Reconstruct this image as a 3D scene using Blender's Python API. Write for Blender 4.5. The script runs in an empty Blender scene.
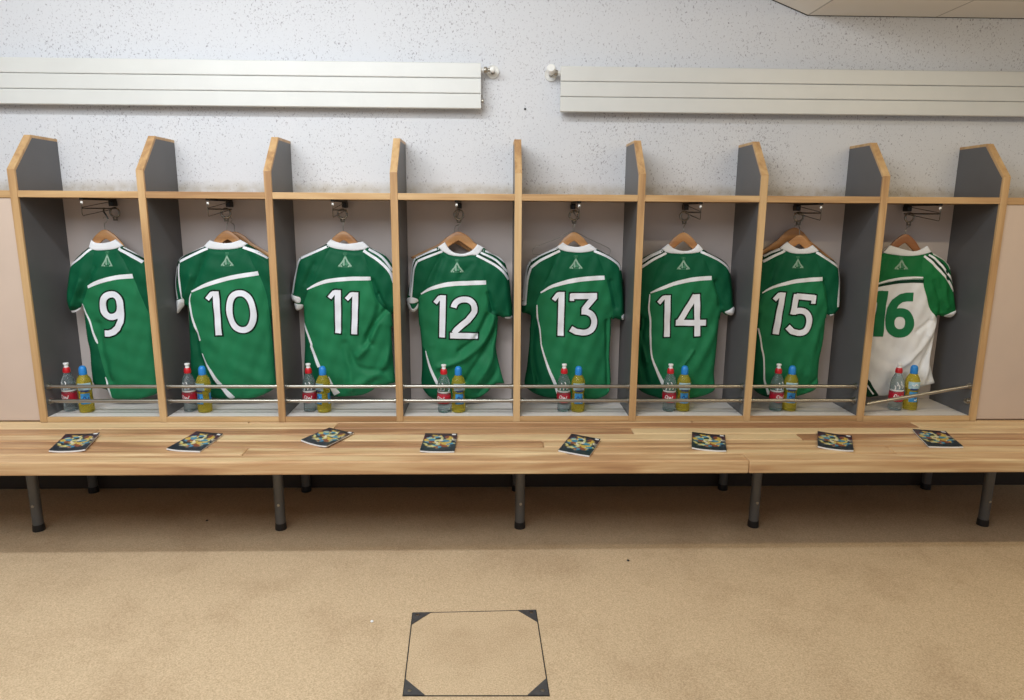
import bpy, bmesh, math, random
import numpy as np
from mathutils import Vector, Matrix
from mathutils.geometry import delaunay_2d_cdt

sc = bpy.context.scene
COL = sc.collection
random.seed(7)

# ------------------------------------------------------------------ camera
CAM = np.array([1.99612, -2.98574, 0.92929])
FPX, PITCH, YAW, ROLL = 688.354, 11.32759, -1.559175, 0.374938
_p, _y, _r = (math.radians(v) for v in (PITCH, YAW, ROLL))
FW = np.array([-math.sin(_y) * math.cos(_p), math.cos(_y) * math.cos(_p), -math.sin(_p)])
_rt = np.array([math.cos(_y), math.sin(_y), 0.0])
_up = np.cross(_rt, FW)
RT = _rt * math.cos(_r) + _up * math.sin(_r)
UP = -_rt * math.sin(_r) + _up * math.cos(_r)
cd = bpy.data.cameras.new('camera')
cam = bpy.data.objects.new('camera', cd)
COL.objects.link(cam)
m = Matrix.Identity(4)
for k in range(3):
    m[k][0], m[k][1], m[k][2], m[k][3] = RT[k], UP[k], -FW[k], CAM[k]
cam.matrix_world = m
cd.sensor_width = 36.0
cd.lens = FPX * 36.0 / 1024.0
cd.clip_start = 0.05
sc.camera = cam

# ------------------------------------------------------------------ world and lamps
w = bpy.data.worlds.new('world')
sc.world = w
w.use_nodes = True
bg = w.node_tree.nodes['Background']
bg.inputs[0].default_value = (0.97, 0.985, 1.0, 1)
bg.inputs[1].default_value = 0.33


def area(name, loc, sx, sy, power, col, rot=(0, 0, 0)):
    l = bpy.data.lights.new(name, 'AREA')
    l.shape = 'RECTANGLE'
    l.size, l.size_y, l.energy, l.color = sx, sy, power, col
    o = bpy.data.objects.new(name, l)
    o.location, o.rotation_euler = loc, rot
    COL.objects.link(o)
    return o


area('ceiling_lamp_main', (1.15, -1.38, 2.30), 2.6, 0.10, 40, (0.93, 0.975, 1.0), (math.radians(14), 0, 0))
area('fill_light_rear', (0.7, -2.45, 2.28), 2.8, 1.5, 72, (0.92, 0.97, 1.0), (math.radians(38), 0, 0))  # unseen broad fill, added to brighten the locker interiors from the front
area('ceiling_lamp_right', (4.25, -1.38, 1.79), 1.5, 0.05, 14, (1.0, 0.84, 0.54), (math.radians(10), 0, 0))

sc.view_settings.view_transform = 'Standard'
sc.view_settings.look = 'None'
sc.view_settings.gamma = 1
sc.view_settings.use_curve_mapping = False
sc.view_settings.exposure = 0.0

# ------------------------------------------------------------------ dimensions (metres, bench top is z = 0)
W = 0.525                # locker pitch
HT = 0.0153              # half thickness of a divider
D = 0.3167               # depth of a locker = the wall
ZK, YT, ZT = 1.0906, 0.136, 1.2406
ZS = 1.0046              # top of the shelf
ZB = 0.0235              # top of the base board
FZ = -0.441              # floor
YJ = 0.195               # plane a jersey hangs in


def ray(x, y):
    return FW + RT * ((x - 512) / FPX) - UP * ((y - 350) / FPX)


def at_y(x, y, Y):
    d = ray(x, y)
    return CAM + d * ((Y - CAM[1]) / d[1])


def at_z(x, y, Z):
    d = ray(x, y)
    return CAM + d * ((Z - CAM[2]) / d[2])


# ------------------------------------------------------------------ materials
def new_mat(name):
    mt = bpy.data.materials.new(name)
    mt.use_nodes = True
    nt = mt.node_tree
    return mt, nt, nt.nodes['Principled BSDF']


def N(nt, typ, **kw):
    n = nt.nodes.new(typ)
    for k, v in kw.items():
        if k in n.inputs:
            n.inputs[k].default_value = v
        else:
            setattr(n, k, v)
    return n


def ramp(nt, stops, interp='LINEAR'):
    n = nt.nodes.new('ShaderNodeValToRGB')
    n.color_ramp.interpolation = interp
    e = n.color_ramp.elements
    while len(e) > len(stops):
        e.remove(e[-1])
    while len(e) < len(stops):
        e.new(0.5)
    for el, (p, c) in zip(e, stops):
        el.position = p
        el.color = (c[0], c[1], c[2], 1)
    return n


def plain(name, col, rough=0.5, metal=0.0, var=0.06, scale=20, bump=0.0, bscale=200, spec=0.5):
    mt, nt, b = new_mat(name)
    tc = N(nt, 'ShaderNodeTexCoord')
    no = N(nt, 'ShaderNodeTexNoise', Scale=scale, Detail=3.0)
    nt.links.new(tc.outputs['Object'], no.inputs['Vector'])
    r = ramp(nt, [(0.3, [c * (1 - var) for c in col]), (0.7, [min(1, c * (1 + var)) for c in col])])
    nt.links.new(no.outputs['Fac'], r.inputs[0])
    nt.links.new(r.outputs[0], b.inputs['Base Color'])
    b.inputs['Roughness'].default_value = rough
    b.inputs['Metallic'].default_value = metal
    b.inputs['Specular IOR Level'].default_value = spec
    if bump:
        n2 = N(nt, 'ShaderNodeTexNoise', Scale=bscale, Detail=4.0)
        nt.links.new(tc.outputs['Object'], n2.inputs['Vector'])
        bp = N(nt, 'ShaderNodeBump', Strength=bump, Distance=0.002)
        nt.links.new(n2.outputs['Fac'], bp.inputs['Height'])
        nt.links.new(bp.outputs[0], b.inputs['Normal'])
    return mt


def wood(name, axis, lo, mid, hi, rough=0.42, fine=70, tone=0.34):
    """Ash: long streaks along one axis; a per-face attribute shifts the tone of each board."""
    mt, nt, b = new_mat(name)
    tc = N(nt, 'ShaderNodeTexCoord')
    at = N(nt, 'ShaderNodeAttribute', attribute_name='board')
    off = N(nt, 'ShaderNodeVectorMath', operation='SCALE')
    off.inputs[0].default_value = (7.3, 3.1, 5.7)
    nt.links.new(at.outputs['Fac'], off.inputs['Scale'])
    add = N(nt, 'ShaderNodeVectorMath', operation='ADD')
    nt.links.new(tc.outputs['Object'], add.inputs[0])
    nt.links.new(off.outputs[0], add.inputs[1])
    mp = N(nt, 'ShaderNodeMapping')
    s = [fine, fine, fine]
    s[axis] = fine * 0.035
    mp.inputs['Scale'].default_value = s
    nt.links.new(add.outputs[0], mp.inputs['Vector'])
    n1 = N(nt, 'ShaderNodeTexNoise', Scale=1.0, Detail=5.0, Roughness=0.6, Distortion=0.6)
    nt.links.new(mp.outputs[0], n1.inputs['Vector'])
    mp2 = N(nt, 'ShaderNodeMapping')
    s2 = [14, 14, 14]
    s2[axis] = 1.3
    mp2.inputs['Scale'].default_value = s2
    nt.links.new(add.outputs[0], mp2.inputs['Vector'])
    n2 = N(nt, 'ShaderNodeTexNoise', Scale=1.0, Detail=2.0, Distortion=1.2)
    nt.links.new(mp2.outputs[0], n2.inputs['Vector'])
    m1 = N(nt, 'ShaderNodeMath', operation='MULTIPLY_ADD')
    nt.links.new(n1.outputs['Fac'], m1.inputs[0])
    m1.inputs[1].default_value = 0.55
    nt.links.new(n2.outputs['Fac'], m1.inputs[2])
    sub = N(nt, 'ShaderNodeMath', operation='SUBTRACT')
    nt.links.new(m1.outputs[0], sub.inputs[0])
    sub.inputs[1].default_value = 0.16 + tone * 0.5
    sh = N(nt, 'ShaderNodeMath', operation='MULTIPLY_ADD')
    nt.links.new(at.outputs['Fac'], sh.inputs[0])
    sh.inputs[1].default_value = tone
    nt.links.new(sub.outputs[0], sh.inputs[2])
    r = ramp(nt, [(0.30, lo), (0.55, mid), (0.85, hi)])
    nt.links.new(sh.outputs[0], r.inputs[0])
    nt.links.new(r.outputs[0], b.inputs['Base Color'])
    b.inputs['Roughness'].default_value = rough
    bp = N(nt, 'ShaderNodeBump', Strength=0.15, Distance=0.001)
    nt.links.new(n1.outputs['Fac'], bp.inputs['Height'])
    nt.links.new(bp.outputs[0], b.inputs['Normal'])
    return mt


ASH = ((0.36, 0.195, 0.085), (0.53, 0.325, 0.150), (0.65, 0.445, 0.23))
M = {}
M['wood_x'] = wood('ash_wood_along', 0, *ASH)
M['wood_z'] = wood('ash_wood_upright', 2, *ASH)
M['bench'] = wood('bench_wood', 0, (0.36, 0.185, 0.092), (0.54, 0.325, 0.165), (0.74, 0.55, 0.315), rough=0.40, fine=75, tone=0.60)
M['hanger'] = wood('hanger_wood', 0, (0.40, 0.18, 0.07), (0.55, 0.28, 0.115), (0.64, 0.37, 0.17), rough=0.35, fine=50)
M['hanger_dark'] = wood('dark_hanger_wood', 0, (0.24, 0.09, 0.03), (0.32, 0.13, 0.05), (0.40, 0.18, 0.07), rough=0.35, fine=50)
M['grey'] = plain('grey_laminate', (0.110, 0.111, 0.116), 0.42, var=0.05, scale=6, bump=0.05, bscale=400)
M['beige'] = plain('beige_laminate', (0.63, 0.50, 0.415), 0.5, var=0.03, scale=4)
M['panel'] = plain('pale_back_laminate', (0.66, 0.58, 0.555), 0.45, var=0.03, scale=4)
M['base'] = plain('base_laminate', (0.78, 0.74, 0.71), 0.35, var=0.03, scale=6)
M['chrome'] = plain('chrome', (0.42, 0.395, 0.35), 0.33, 1.0, var=0.03, scale=40)
M['wire'] = plain('dull_wire', (0.13, 0.11, 0.085), 0.3, 0.75, var=0.1, scale=60)
M['ring'] = plain('ring_metal', (0.34, 0.31, 0.26), 0.22, 1.0, var=0.1, scale=60)
M['black'] = plain('black_plastic', (0.012, 0.012, 0.013), 0.4, var=0.1)
M['leg'] = plain('grey_leg_paint', (0.125, 0.125, 0.125), 0.4, 0.2, var=0.05)
M['white_paint'] = plain('radiator_paint', (0.68, 0.69, 0.675), 0.32, var=0.02, scale=8)
M['white_plastic'] = plain('white_plastic', (0.82, 0.82, 0.80), 0.35, var=0.02)
M['tile'] = None
M['hatch_metal'] = plain('hatch_metal', (0.09, 0.09, 0.095), 0.45, 0.4, var=0.15, scale=60)
M['black_gap'] = plain('black_gap', (0.02, 0.018, 0.015), 0.8)


def fabric(name, col, rough=0.55):
    mt, nt, b = new_mat(name)
    tc = N(nt, 'ShaderNodeTexCoord')
    no = N(nt, 'ShaderNodeTexNoise', Scale=9.0, Detail=3.0)
    nt.links.new(tc.outputs['Object'], no.inputs['Vector'])
    r = ramp(nt, [(0.3, [c * 0.93 for c in col]), (0.7, [min(1, c * 1.07) for c in col])])
    nt.links.new(no.outputs['Fac'], r.inputs[0])
    nt.links.new(r.outputs[0], b.inputs['Base Color'])
    b.inputs['Roughness'].default_value = rough
    b.inputs['Specular IOR Level'].default_value = 0.14
    b.inputs['Sheen Weight'].default_value = 0.0
    v = N(nt, 'ShaderNodeTexVoronoi', Scale=420.0)
    nt.links.new(tc.outputs['Object'], v.inputs['Vector'])
    bp = N(nt, 'ShaderNodeBump', Strength=0.08, Distance=0.0006)
    nt.links.new(v.outputs['Distance'], bp.inputs['Height'])
    nt.links.new(bp.outputs[0], b.inputs['Normal'])
    return mt


M['green'] = fabric('green_jersey_fabric', (0.017, 0.180, 0.074))
M['dgreen'] = fabric('deep_green_jersey_fabric', (0.004, 0.096, 0.042))
M['stripe_dark'] = fabric('bottle_green_fabric', (0.004, 0.040, 0.020))
M['white'] = fabric('white_jersey_fabric', (0.82, 0.84, 0.88))
M['number_white'] = fabric('number_print_white', (0.80, 0.82, 0.89), 0.4)
M['number_edge'] = fabric('number_print_edge', (0.004, 0.018, 0.010), 0.5)
M['sleeve_green'] = fabric('bright_green_sleeve_fabric', (0.012, 0.165, 0.050))
M['crest'] = fabric('pale_crest_print', (0.27, 0.42, 0.32), 0.5)
M['crest_mid'] = fabric('faded_crest_print', (0.07, 0.23, 0.13), 0.5)


# wall plaster: white with sparse grey flecks and a grubby line just above the shelf
def wall_mat():
    mt, nt, b = new_mat('flecked_wall')
    tc = N(nt, 'ShaderNodeTexCoord')
    mp = N(nt, 'ShaderNodeMapping')
    mp.inputs['Rotation'].default_value = (0.3, 0.7, 0.2)
    mp.inputs['Scale'].default_value = (1.0, 1.0, 0.75)
    nt.links.new(tc.outputs['Object'], mp.inputs['Vector'])
    n1 = N(nt, 'ShaderNodeTexNoise', Scale=150.0, Detail=2.5, Roughness=0.6, Distortion=0.7)
    nt.links.new(mp.outputs[0], n1.inputs['Vector'])
    n0 = N(nt, 'ShaderNodeTexNoise', Scale=4.0, Detail=2.0)
    nt.links.new(mp.outputs[0], n0.inputs['Vector'])
    ad = N(nt, 'ShaderNodeMath', operation='MULTIPLY_ADD')
    nt.links.new(n0.outputs['Fac'], ad.inputs[0])
    ad.inputs[1].default_value = 0.16
    nt.links.new(n1.outputs['Fac'], ad.inputs[2])
    r = ramp(nt, [(0.0, (0.685, 0.70, 0.74)), (0.675, (0.685, 0.70, 0.74)), (0.77, (0.33, 0.32, 0.36))])
    nt.links.new(ad.outputs[0], r.inputs[0])
    # grubby line where the shelf meets the wall
    sep = N(nt, 'ShaderNodeSeparateXYZ')
    nt.links.new(tc.outputs['Object'], sep.inputs[0])
    mr = N(nt, 'ShaderNodeMapRange')
    mr.inputs['From Min'].default_value = 1.028
    mr.inputs['From Max'].default_value = 1.068
    mr.inputs['To Min'].default_value = 1.0
    mr.inputs['To Max'].default_value = 0.0
    nt.links.new(sep.outputs['Z'], mr.inputs['Value'])
    n3 = N(nt, 'ShaderNodeTexNoise', Scale=26.0, Detail=4.0)
    nt.links.new(tc.outputs['Object'], n3.inputs['Vector'])
    mu = N(nt, 'ShaderNodeMath', operation='MULTIPLY')
    nt.links.new(mr.outputs[0], mu.inputs[0])
    nt.links.new(n3.outputs['Fac'], mu.inputs[1])
    mx = N(nt, 'ShaderNodeMix', data_type='RGBA')
    nt.links.new(mu.outputs[0], mx.inputs['Factor'])
    nt.links.new(r.outputs[0], mx.inputs['A'])
    mx.inputs['B'].default_value = (0.36, 0.31, 0.22, 1)
    nt.links.new(mx.outputs['Result'], b.inputs['Base Color'])
    b.inputs['Roughness'].default_value = 0.75
    n4 = N(nt, 'ShaderNodeTexNoise', Scale=60.0, Detail=5.0)
    nt.links.new(tc.outputs['Object'], n4.inputs['Vector'])
    bp = N(nt, 'ShaderNodeBump', Strength=0.25, Distance=0.003)
    nt.links.new(n4.outputs['Fac'], bp.inputs['Height'])
    nt.links.new(bp.outputs[0], b.inputs['Normal'])
    return mt


def carpet_mat(name):
    mt, nt, b = new_mat(name)
    tc = N(nt, 'ShaderNodeTexCoord')
    n1 = N(nt, 'ShaderNodeTexNoise', Scale=230.0, Detail=3.0)
    n2 = N(nt, 'ShaderNodeTexNoise', Scale=2.6, Detail=5.0, Roughness=0.65)
    for n in (n1, n2):
        nt.links.new(tc.outputs['Object'], n.inputs['Vector'])
    r1 = ramp(nt, [(0.25, (0.43, 0.315, 0.193)), (0.75, (0.71, 0.55, 0.37))])
    nt.links.new(n1.outputs['Fac'], r1.inputs[0])
    r2 = ramp(nt, [(0.36, (0.68, 0.62, 0.58)), (0.52, (1, 1, 1))])
    nt.links.new(n2.outputs['Fac'], r2.inputs[0])
    mx = N(nt, 'ShaderNodeMix', data_type='RGBA', blend_type='MULTIPLY')
    mx.inputs['Factor'].default_value = 0.35
    nt.links.new(r1.outputs[0], mx.inputs['A'])
    nt.links.new(r2.outputs[0], mx.inputs['B'])
    # trodden-in dirt spots
    n3 = N(nt, 'ShaderNodeTexNoise', Scale=16.0, Detail=6.0, Roughness=0.7)
    nt.links.new(tc.outputs['Object'], n3.inputs['Vector'])
    r3 = ramp(nt, [(0.70, (1, 1, 1)), (0.76, (0.35, 0.28, 0.22))])
    nt.links.new(n3.outputs['Fac'], r3.inputs[0])
    m2 = N(nt, 'ShaderNodeMix', data_type='RGBA', blend_type='MULTIPLY')
    m2.inputs['Factor'].default_value = 0.8
    nt.links.new(mx.outputs['Result'], m2.inputs['A'])
    nt.links.new(r3.outputs[0], m2.inputs['B'])
    nt.links.new(m2.outputs['Result'], b.inputs['Base Color'])
    b.inputs['Roughness'].default_value = 0.95
    b.inputs['Specular IOR Level'].default_value = 0.1
    bp = N(nt, 'ShaderNodeBump', Strength=0.6, Distance=0.003)
    nt.links.new(n1.outputs['Fac'], bp.inputs['Height'])
    nt.links.new(bp.outputs[0], b.inputs['Normal'])
    return mt


def tile_mat():
    mt, nt, b = new_mat('ceiling_tiles')
    tc = N(nt, 'ShaderNodeTexCoord')
    br = N(nt, 'ShaderNodeTexBrick', offset=0.0)
    br.inputs['Color1'].default_value = (0.86, 0.82, 0.75, 1)
    br.inputs['Color2'].default_value = (0.84, 0.80, 0.73, 1)
    br.inputs['Mortar'].default_value = (0.50, 0.47, 0.42, 1)
    br.inputs['Scale'].default_value = 1.0
    br.inputs['Mortar Size'].default_value = 0.004
    br.inputs['Brick Width'].default_value = 0.585
    br.inputs['Row Height'].default_value = 0.255
    mp = N(nt, 'ShaderNodeMapping')
    mp.inputs['Location'].default_value = (-3.411, -0.3167, 0)
    nt.links.new(tc.outputs['Object'], mp.inputs['Vector'])
    nt.links.new(mp.outputs[0], br.inputs['Vector'])
    nt.links.new(br.outputs['Color'], b.inputs['Base Color'])
    b.inputs['Roughness'].default_value = 0.7
    return mt


M['wall'] = wall_mat()
M['carpet'] = carpet_mat('beige_carpet')
M['tile'] = tile_mat()


# ------------------------------------------------------------------ mesh helpers
class MB:
    def __init__(s):
        s.v, s.f, s.b, s.sm = [], [], [], []

    def add(s, vs, fs, board=0.0, smooth=False):
        o = len(s.v)
        s.v += [tuple(float(c) for c in p) for p in vs]
        s.f += [tuple(i + o for i in f) for f in fs]
        s.b += [board] * len(fs)
        s.sm += [smooth] * len(fs)
        return s

    def box(s, x0, x1, y0, y1, z0, z1, board=0.0):
        v = [(x, y, z) for x in (x0, x1) for y in (y0, y1) for z in (z0, z1)]
        f = [(0, 1, 3, 2), (4, 6, 7, 5), (0, 4, 5, 1), (2, 3, 7, 6), (0, 2, 6, 4), (1, 5, 7, 3)]
        return s.add(v, f, board)

    def prism(s, poly, a0, a1, axis=0, board=0.0):
        """poly: 2D points in the two other axes, extruded along axis."""
        n = len(poly)

        def P(a, q):
            r = [0, 0, 0]
            o = [i for i in range(3) if i != axis]
            r[axis], r[o[0]], r[o[1]] = a, q[0], q[1]
            return r
        v = [P(a0, q) for q in poly] + [P(a1, q) for q in poly]
        f = [(i, (i + 1) % n, n + (i + 1) % n, n + i) for i in range(n)]
        f += [tuple(range(n - 1, -1, -1)), tuple(range(n, 2 * n))]
        return s.add(v, f, board)

    def tube(s, pts, r, seg=10, closed=False, caps=True):
        pts = [Vector(p) for p in pts]
        n = len(pts)
        rs = r if isinstance(r, (list, tuple)) else [r] * n
        vs, fs = [], []
        ref = None
        for i, p in enumerate(pts):
            if closed:
                t = pts[(i + 1) % n] - pts[(i - 1) % n]
            else:
                t = pts[min(i + 1, n - 1)] - pts[max(i - 1, 0)]
            t.normalize()
            if ref is None:
                ref = Vector((0, 0, 1)) if abs(t.z) < 0.9 else Vector((1, 0, 0))
            u = ref - t * ref.dot(t)
            u.normalize()
            ref = u
            q = t.cross(u)
            for k in range(seg):
                a = 2 * math.pi * k / seg
                vs.append(p + (u * math.cos(a) + q * math.sin(a)) * rs[i])
        rng = n if closed else n - 1
        for i in range(rng):
            j = (i + 1) % n
            for k in range(seg):
                l = (k + 1) % seg
                fs.append((i * seg + k, i * seg + l, j * seg + l, j * seg + k))
        if caps and not closed:
            fs.append(tuple(range(seg - 1, -1, -1)))
            fs.append(tuple((n - 1) * seg + k for k in range(seg)))
        return s.add(vs, fs, 0.0, True)

    def lathe(s, prof, c, seg=20, axis=2, caps=True):
        vs, fs = [], []
        n = len(prof)
        for r, h in prof:
            for k in range(seg):
                a = 2 * math.pi * k / seg
                e = [r * math.cos(a), r * math.sin(a)]
                p = list(c)
                o = [i for i in range(3) if i != axis]
                p[o[0]] += e[0]
                p[o[1]] += e[1]
                p[axis] += h
                vs.append(p)
        for i in range(n - 1):
            for k in range(seg):
                l = (k + 1) % seg
                fs.append((i * seg + k, i * seg + l, (i + 1) * seg + l, (i + 1) * seg + k))
        if caps:
            fs.append(tuple(range(seg - 1, -1, -1)))
            fs.append(tuple((n - 1) * seg + k for k in range(seg)))
        return s.add(vs, fs, 0.0, True)

    def build(s, name, mat, parent=None, bevel=0.0, loc=None):
        me = bpy.data.meshes.new(name)
        me.from_pydata(s.v, [], s.f)
        me.polygons.foreach_set('use_smooth', s.sm)
        a = me.attributes.new('board', 'FLOAT', 'FACE')
        a.data.foreach_set('value', s.b)
        bm = bmesh.new()
        bm.from_mesh(me)
        bmesh.ops.recalc_face_normals(bm, faces=bm.faces)
        bm.to_mesh(me)
        bm.free()
        for q in (mat if isinstance(mat, (list, tuple)) else [mat]):
            me.materials.append(q)
        me.update()
        o = bpy.data.objects.new(name, me)
        COL.objects.link(o)
        if parent is not None:
            o.parent = parent
            o.matrix_parent_inverse = Matrix.Translation(-Vector(parent.location))
        if bevel:
            md = o.modifiers.new('bevel', 'BEVEL')
            md.width, md.segments, md.limit_method = bevel, 2, 'ANGLE'
        if any(s.sm) and not all(s.sm) or any(s.sm):
            try:
                me.set_sharp_from_angle(angle=math.radians(50))
            except Exception:
                pass
        return o


def thing(name, label, cat, loc=(0, 0, 0), group=None):
    o = bpy.data.objects.new(name, None)
    o.empty_display_size = 0.05
    o.location = loc
    COL.objects.link(o)
    tag(o, label, cat, group)
    return o


def tag(o, label, cat, group=None):
    o['label'], o['category'] = label, cat
    if group:
        o['group'] = group


def struct(name, mb, mat, **kw):
    o = mb.build(name, mat, **kw)
    o['kind'] = 'structure'
    return o


# ------------------------------------------------------------------ the room
XL, XR, YF = -1.7, 6.0, -4.4
CH, CXK = 1.807, 3.411
CX2 = CXK - (2.55 - CH) / math.tan(math.radians(20.6))
struct('wall_back', MB().box(XL, XR, D, D + 0.15, FZ - 0.1, 2.75), M['wall'])
struct('floor', MB().box(XL, XR, YF, D, FZ - 0.1, FZ), M['carpet'])
struct('wall_strip_back', MB().box(XL, XR, D - 0.009, D - 0.0005, FZ + 0.0005, -0.045), plain('dark_brown_strip', (0.035, 0.026, 0.019), 0.6))  # dark brown strip covering the back wall below the bench
cl = MB()
for prof in ([(CXK, CH), (XR, CH), (XR, CH + 0.12), (CXK, CH + 0.12)],
             [(CX2, 2.55), (CXK, CH), (CXK, CH + 0.12), (CX2, 2.67)],
             [(XL, 2.55), (CX2, 2.55), (CX2, 2.67), (XL, 2.67)]):
    cl.prism(prof, YF, D, axis=1)
struct('ceiling', cl, M['tile'])
tr = MB()
tr.box(CXK, XR, D - 0.004, D + 0.001, CH - 0.002, CH + 0.002)
dx, dz = CX2 - CXK, 2.55 - CH
tr.prism([(CXK, CH - 0.003), (CX2, 2.55 - 0.003), (CX2, 2.552), (CXK, CH + 0.002)], D - 0.004, D + 0.001, axis=1)
struct('trim_1', tr, M['black_gap'])

# small plug hole in the wall between the radiators
p = at_y(525, 109, D)
tag(MB().lathe([(0.001, 0), (0.005, -0.002), (0.005, -0.004), (0.001, -0.005)], p, 10, axis=1).build('wall_plug', M['black']),
    'tiny dark plug in the flecked wall between the two radiators', 'plug')

# ------------------------------------------------------------------ lockers
BAYS = ['9', '10', '11', '12', '13', '14', '15', '16']
where = ['holding the jersey numbered 9',
         'holding the jersey numbered 10', 'holding the jersey numbered 11', 'holding the jersey numbered 12',
         'holding the jersey numbered 13', 'holding the jersey numbered 14', 'holding the jersey numbered 15',
         'holding the white jersey numbered 16']


def divider(parent, X):
    t = 0.012
    out = [(0, 0), (0, ZK), (YT, ZT), (D - 0.0005, ZT)]
    a = math.atan2(ZT - ZK, YT)
    nx, nz = math.sin(a), -math.cos(a)
    # inner offset of the front, slanted and top edges
    k0 = (t, ZK - t * math.tan((math.pi / 2 - a) / 2))
    k1 = (YT + t * math.tan(a / 2), ZT - t)
    inn = [(t, 0), k0, k1, (D - 0.0005, ZT - t)]
    pn = MB().prism([inn[0], inn[1], inn[2], inn[3], (D - 0.0005, 0)], X - HT + 0.0006, X + HT - 0.0006).build('divider_panel', M['grey'], parent)
    tm = MB()
    for q in range(3):
        tm.prism([out[q], out[q + 1], inn[q + 1], inn[q]], X - HT, X + HT, board=random.random())
    tm.build('edge_trim', M['wood_z'], pn, bevel=0.0012)


def arc(c, r, a0, a1, n, plane='xz'):
    pts = []
    for i in range(n):
        a = math.radians(a0 + (a1 - a0) * i / (n - 1))
        pts.append((c[0] + r * math.cos(a), c[1], c[2] + r * math.sin(a)))
    return pts


RING_Y = [0.272, 0.215, 0.205, 0.205, 0.205, 0.245, 0.235, 0.24]
ring_px = [(115.5, 212), (226.5, 213.5), (342.5, 214), (459, 215), (574, 216), (683, 216), (798, 217.5), (908.5, 217.5)]
RING = []
for i, num in enumerate(BAYS):
    x0, x1 = i * W + HT, (i + 1) * W - HT
    lk = thing('locker', 'open ash and grey locker ' + where[i], 'locker', ((x0 + x1) / 2, D / 2, 0), 'open lockers along the wall')
    divider(lk, i * W)
    if i == 7:
        divider(lk, 8 * W)
    MB().box(x0 + 0.0004, x1 - 0.0004, 0.0015, D - 0.0005, ZS - 0.0272, ZS, random.random()).build('top_shelf', M['wood_x'], lk, bevel=0.0012)
    MB().box(x0, x1, D - 0.0125, D - 0.0008, ZB, ZS - 0.0277).build('back_panel', M['panel'], lk)
    bs = MB().box(x0 + 0.0004, x1 - 0.0004, 0.013, D - 0.0008, 0.0005, ZB).build('base_board', M['base'], lk)
    MB().box(x0 + 0.0004, x1 - 0.0004, 0.0015, 0.013, 0.0005, ZB + 0.0005, random.random()).build('edge_trim', M['wood_x'], bs, bevel=0.001)
    # two chrome guard rails
    for z in (0.1555, 0.0885):
        Y = 0.037
        a, b = Vector((x0, Y, z)), Vector((x1, Y, z))
        if i == 7:
            if z > 0.1:
                a = Vector((x0 + 0.022, Y - 0.004, 0.0715))
                b = Vector((x1 - 0.002, Y - 0.012, 0.160))
            else:
                a = None
        if a is not None:
            rl = MB().tube([a, b], 0.0085, 14).build('guard_rail', M['chrome'], lk)
            if i == 7:
                rl['label'] = 'guard rail hanging loose at a slant'
        for s, xe in ((1, x0), (-1, x1)):
            if i == 7 and s == 1:
                continue
            mb = MB().lathe([(0.0150, 0.0), (0.0150, s * 0.004), (0.0108, s * 0.005), (0.0108, s * 0.014), (0.0085, s * 0.015)], (xe, Y if i < 7 else Y - 0.012, z if i < 7 else z + 0.004 * (z > .1)), 14, axis=0)
            if a is None or i == 7 and z < 0.1:
                mb.build('rail_socket', M['chrome'], lk)
            else:
                mb.build('rail_socket', M['chrome'], rl)
    # pull-out coat rail under the shelf
    xc = (x0 + x1) / 2
    zt = ZS - 0.0272
    cr = MB().box(xc - 0.008, xc + 0.008, 0.02, 0.285, zt - 0.009, zt - 0.0003).build('coat_rail', M['black'], lk)
    MB().box(xc - 0.011, xc + 0.011, 0.245, 0.285, zt - 0.034, zt - 0.009).build('mount_block', M['black'], cr, bevel=0.003)
    MB().lathe([(0.001, -0.007), (0.0045, -0.005), (0.0055, 0.0), (0.0045, 0.005), (0.001, 0.007)], (xc, 0.022, zt - 0.020), 12).build('end_knob', M['white_plastic'], cr)
    zr = 0.9335
    wr = MB()
    wr.tube([(xc, 0.285, zr), (xc, 0.02, zr)], 0.0032, 8)
    wr.tube([(xc, 0.02, zt - 0.012), (xc, 0.017, zt - 0.03), (xc, 0.017, zr - 0.025), (xc, 0.022, zr - 0.030), (xc, 0.25, zr - 0.004)], 0.0018, 8)
    wr.tube([(xc, 0.019, zr + 0.004), (xc, 0.26, zt - 0.012)], 0.0016, 8)
    wr.build('rail_wire', M['wire'], cr)
    # split ring with its small clip
    Y = RING_Y[i]
    c = at_y(ring_px[i][0], ring_px[i][1], Y)
    c = (xc if i not in (5,) else (c[0] + xc) / 2, Y, zr - 0.0172)
    RING.append(c)
    rg = MB().tube(arc(c, 0.0205, 0, 345, 24), 0.0042, 8, closed=True).build('ring', M['ring'], cr)
    rg2 = MB()
    rg2.tube([(c[0] - 0.009, Y, c[2] - 0.019), (c[0] - 0.006, Y, c[2] - 0.034)], [0.0035, 0.003], 8)
    rg2.tube([(c[0] + 0.009, Y, c[2] - 0.019), (c[0] + 0.006, Y, c[2] - 0.034)], [0.0035, 0.003], 8)
    rg2.box(c[0] - 0.009, c[0] + 0.009, Y - 0.003, Y + 0.003, c[2] - 0.037, c[2] - 0.030)
    rg2.build('ring_clip', M['wire'], cr)

# closed beige cupboards at both ends of the row
for side, xa, xb, lb in (('l', -0.75, -HT, 'closed beige cupboard at the left end of the lockers'),
                         ('r', 8 * W + HT, 4.95, 'closed beige cupboard at the right end of the lockers')):
    c = thing('cupboard', lb, 'cupboard', ((xa + xb) / 2, D / 2, 0), 'beige cupboards ending the locker row')
    MB().box(xa, xb, 0.022, D - 0.001, 0.0005, ZS - 0.031).build('body', M['beige'], c)
    MB().box(xa, xb - 0.0005 if side == 'l' else xb, 0.008, 0.0215, 0.008, ZS - 0.032).build('door', M['beige'], c, bevel=0.001)
    MB().box(xa, xb, 0.004, D - 0.001, ZS - 0.030, ZS, 0.3).build('top_board', M['wood_x'], c, bevel=0.0012)

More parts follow.
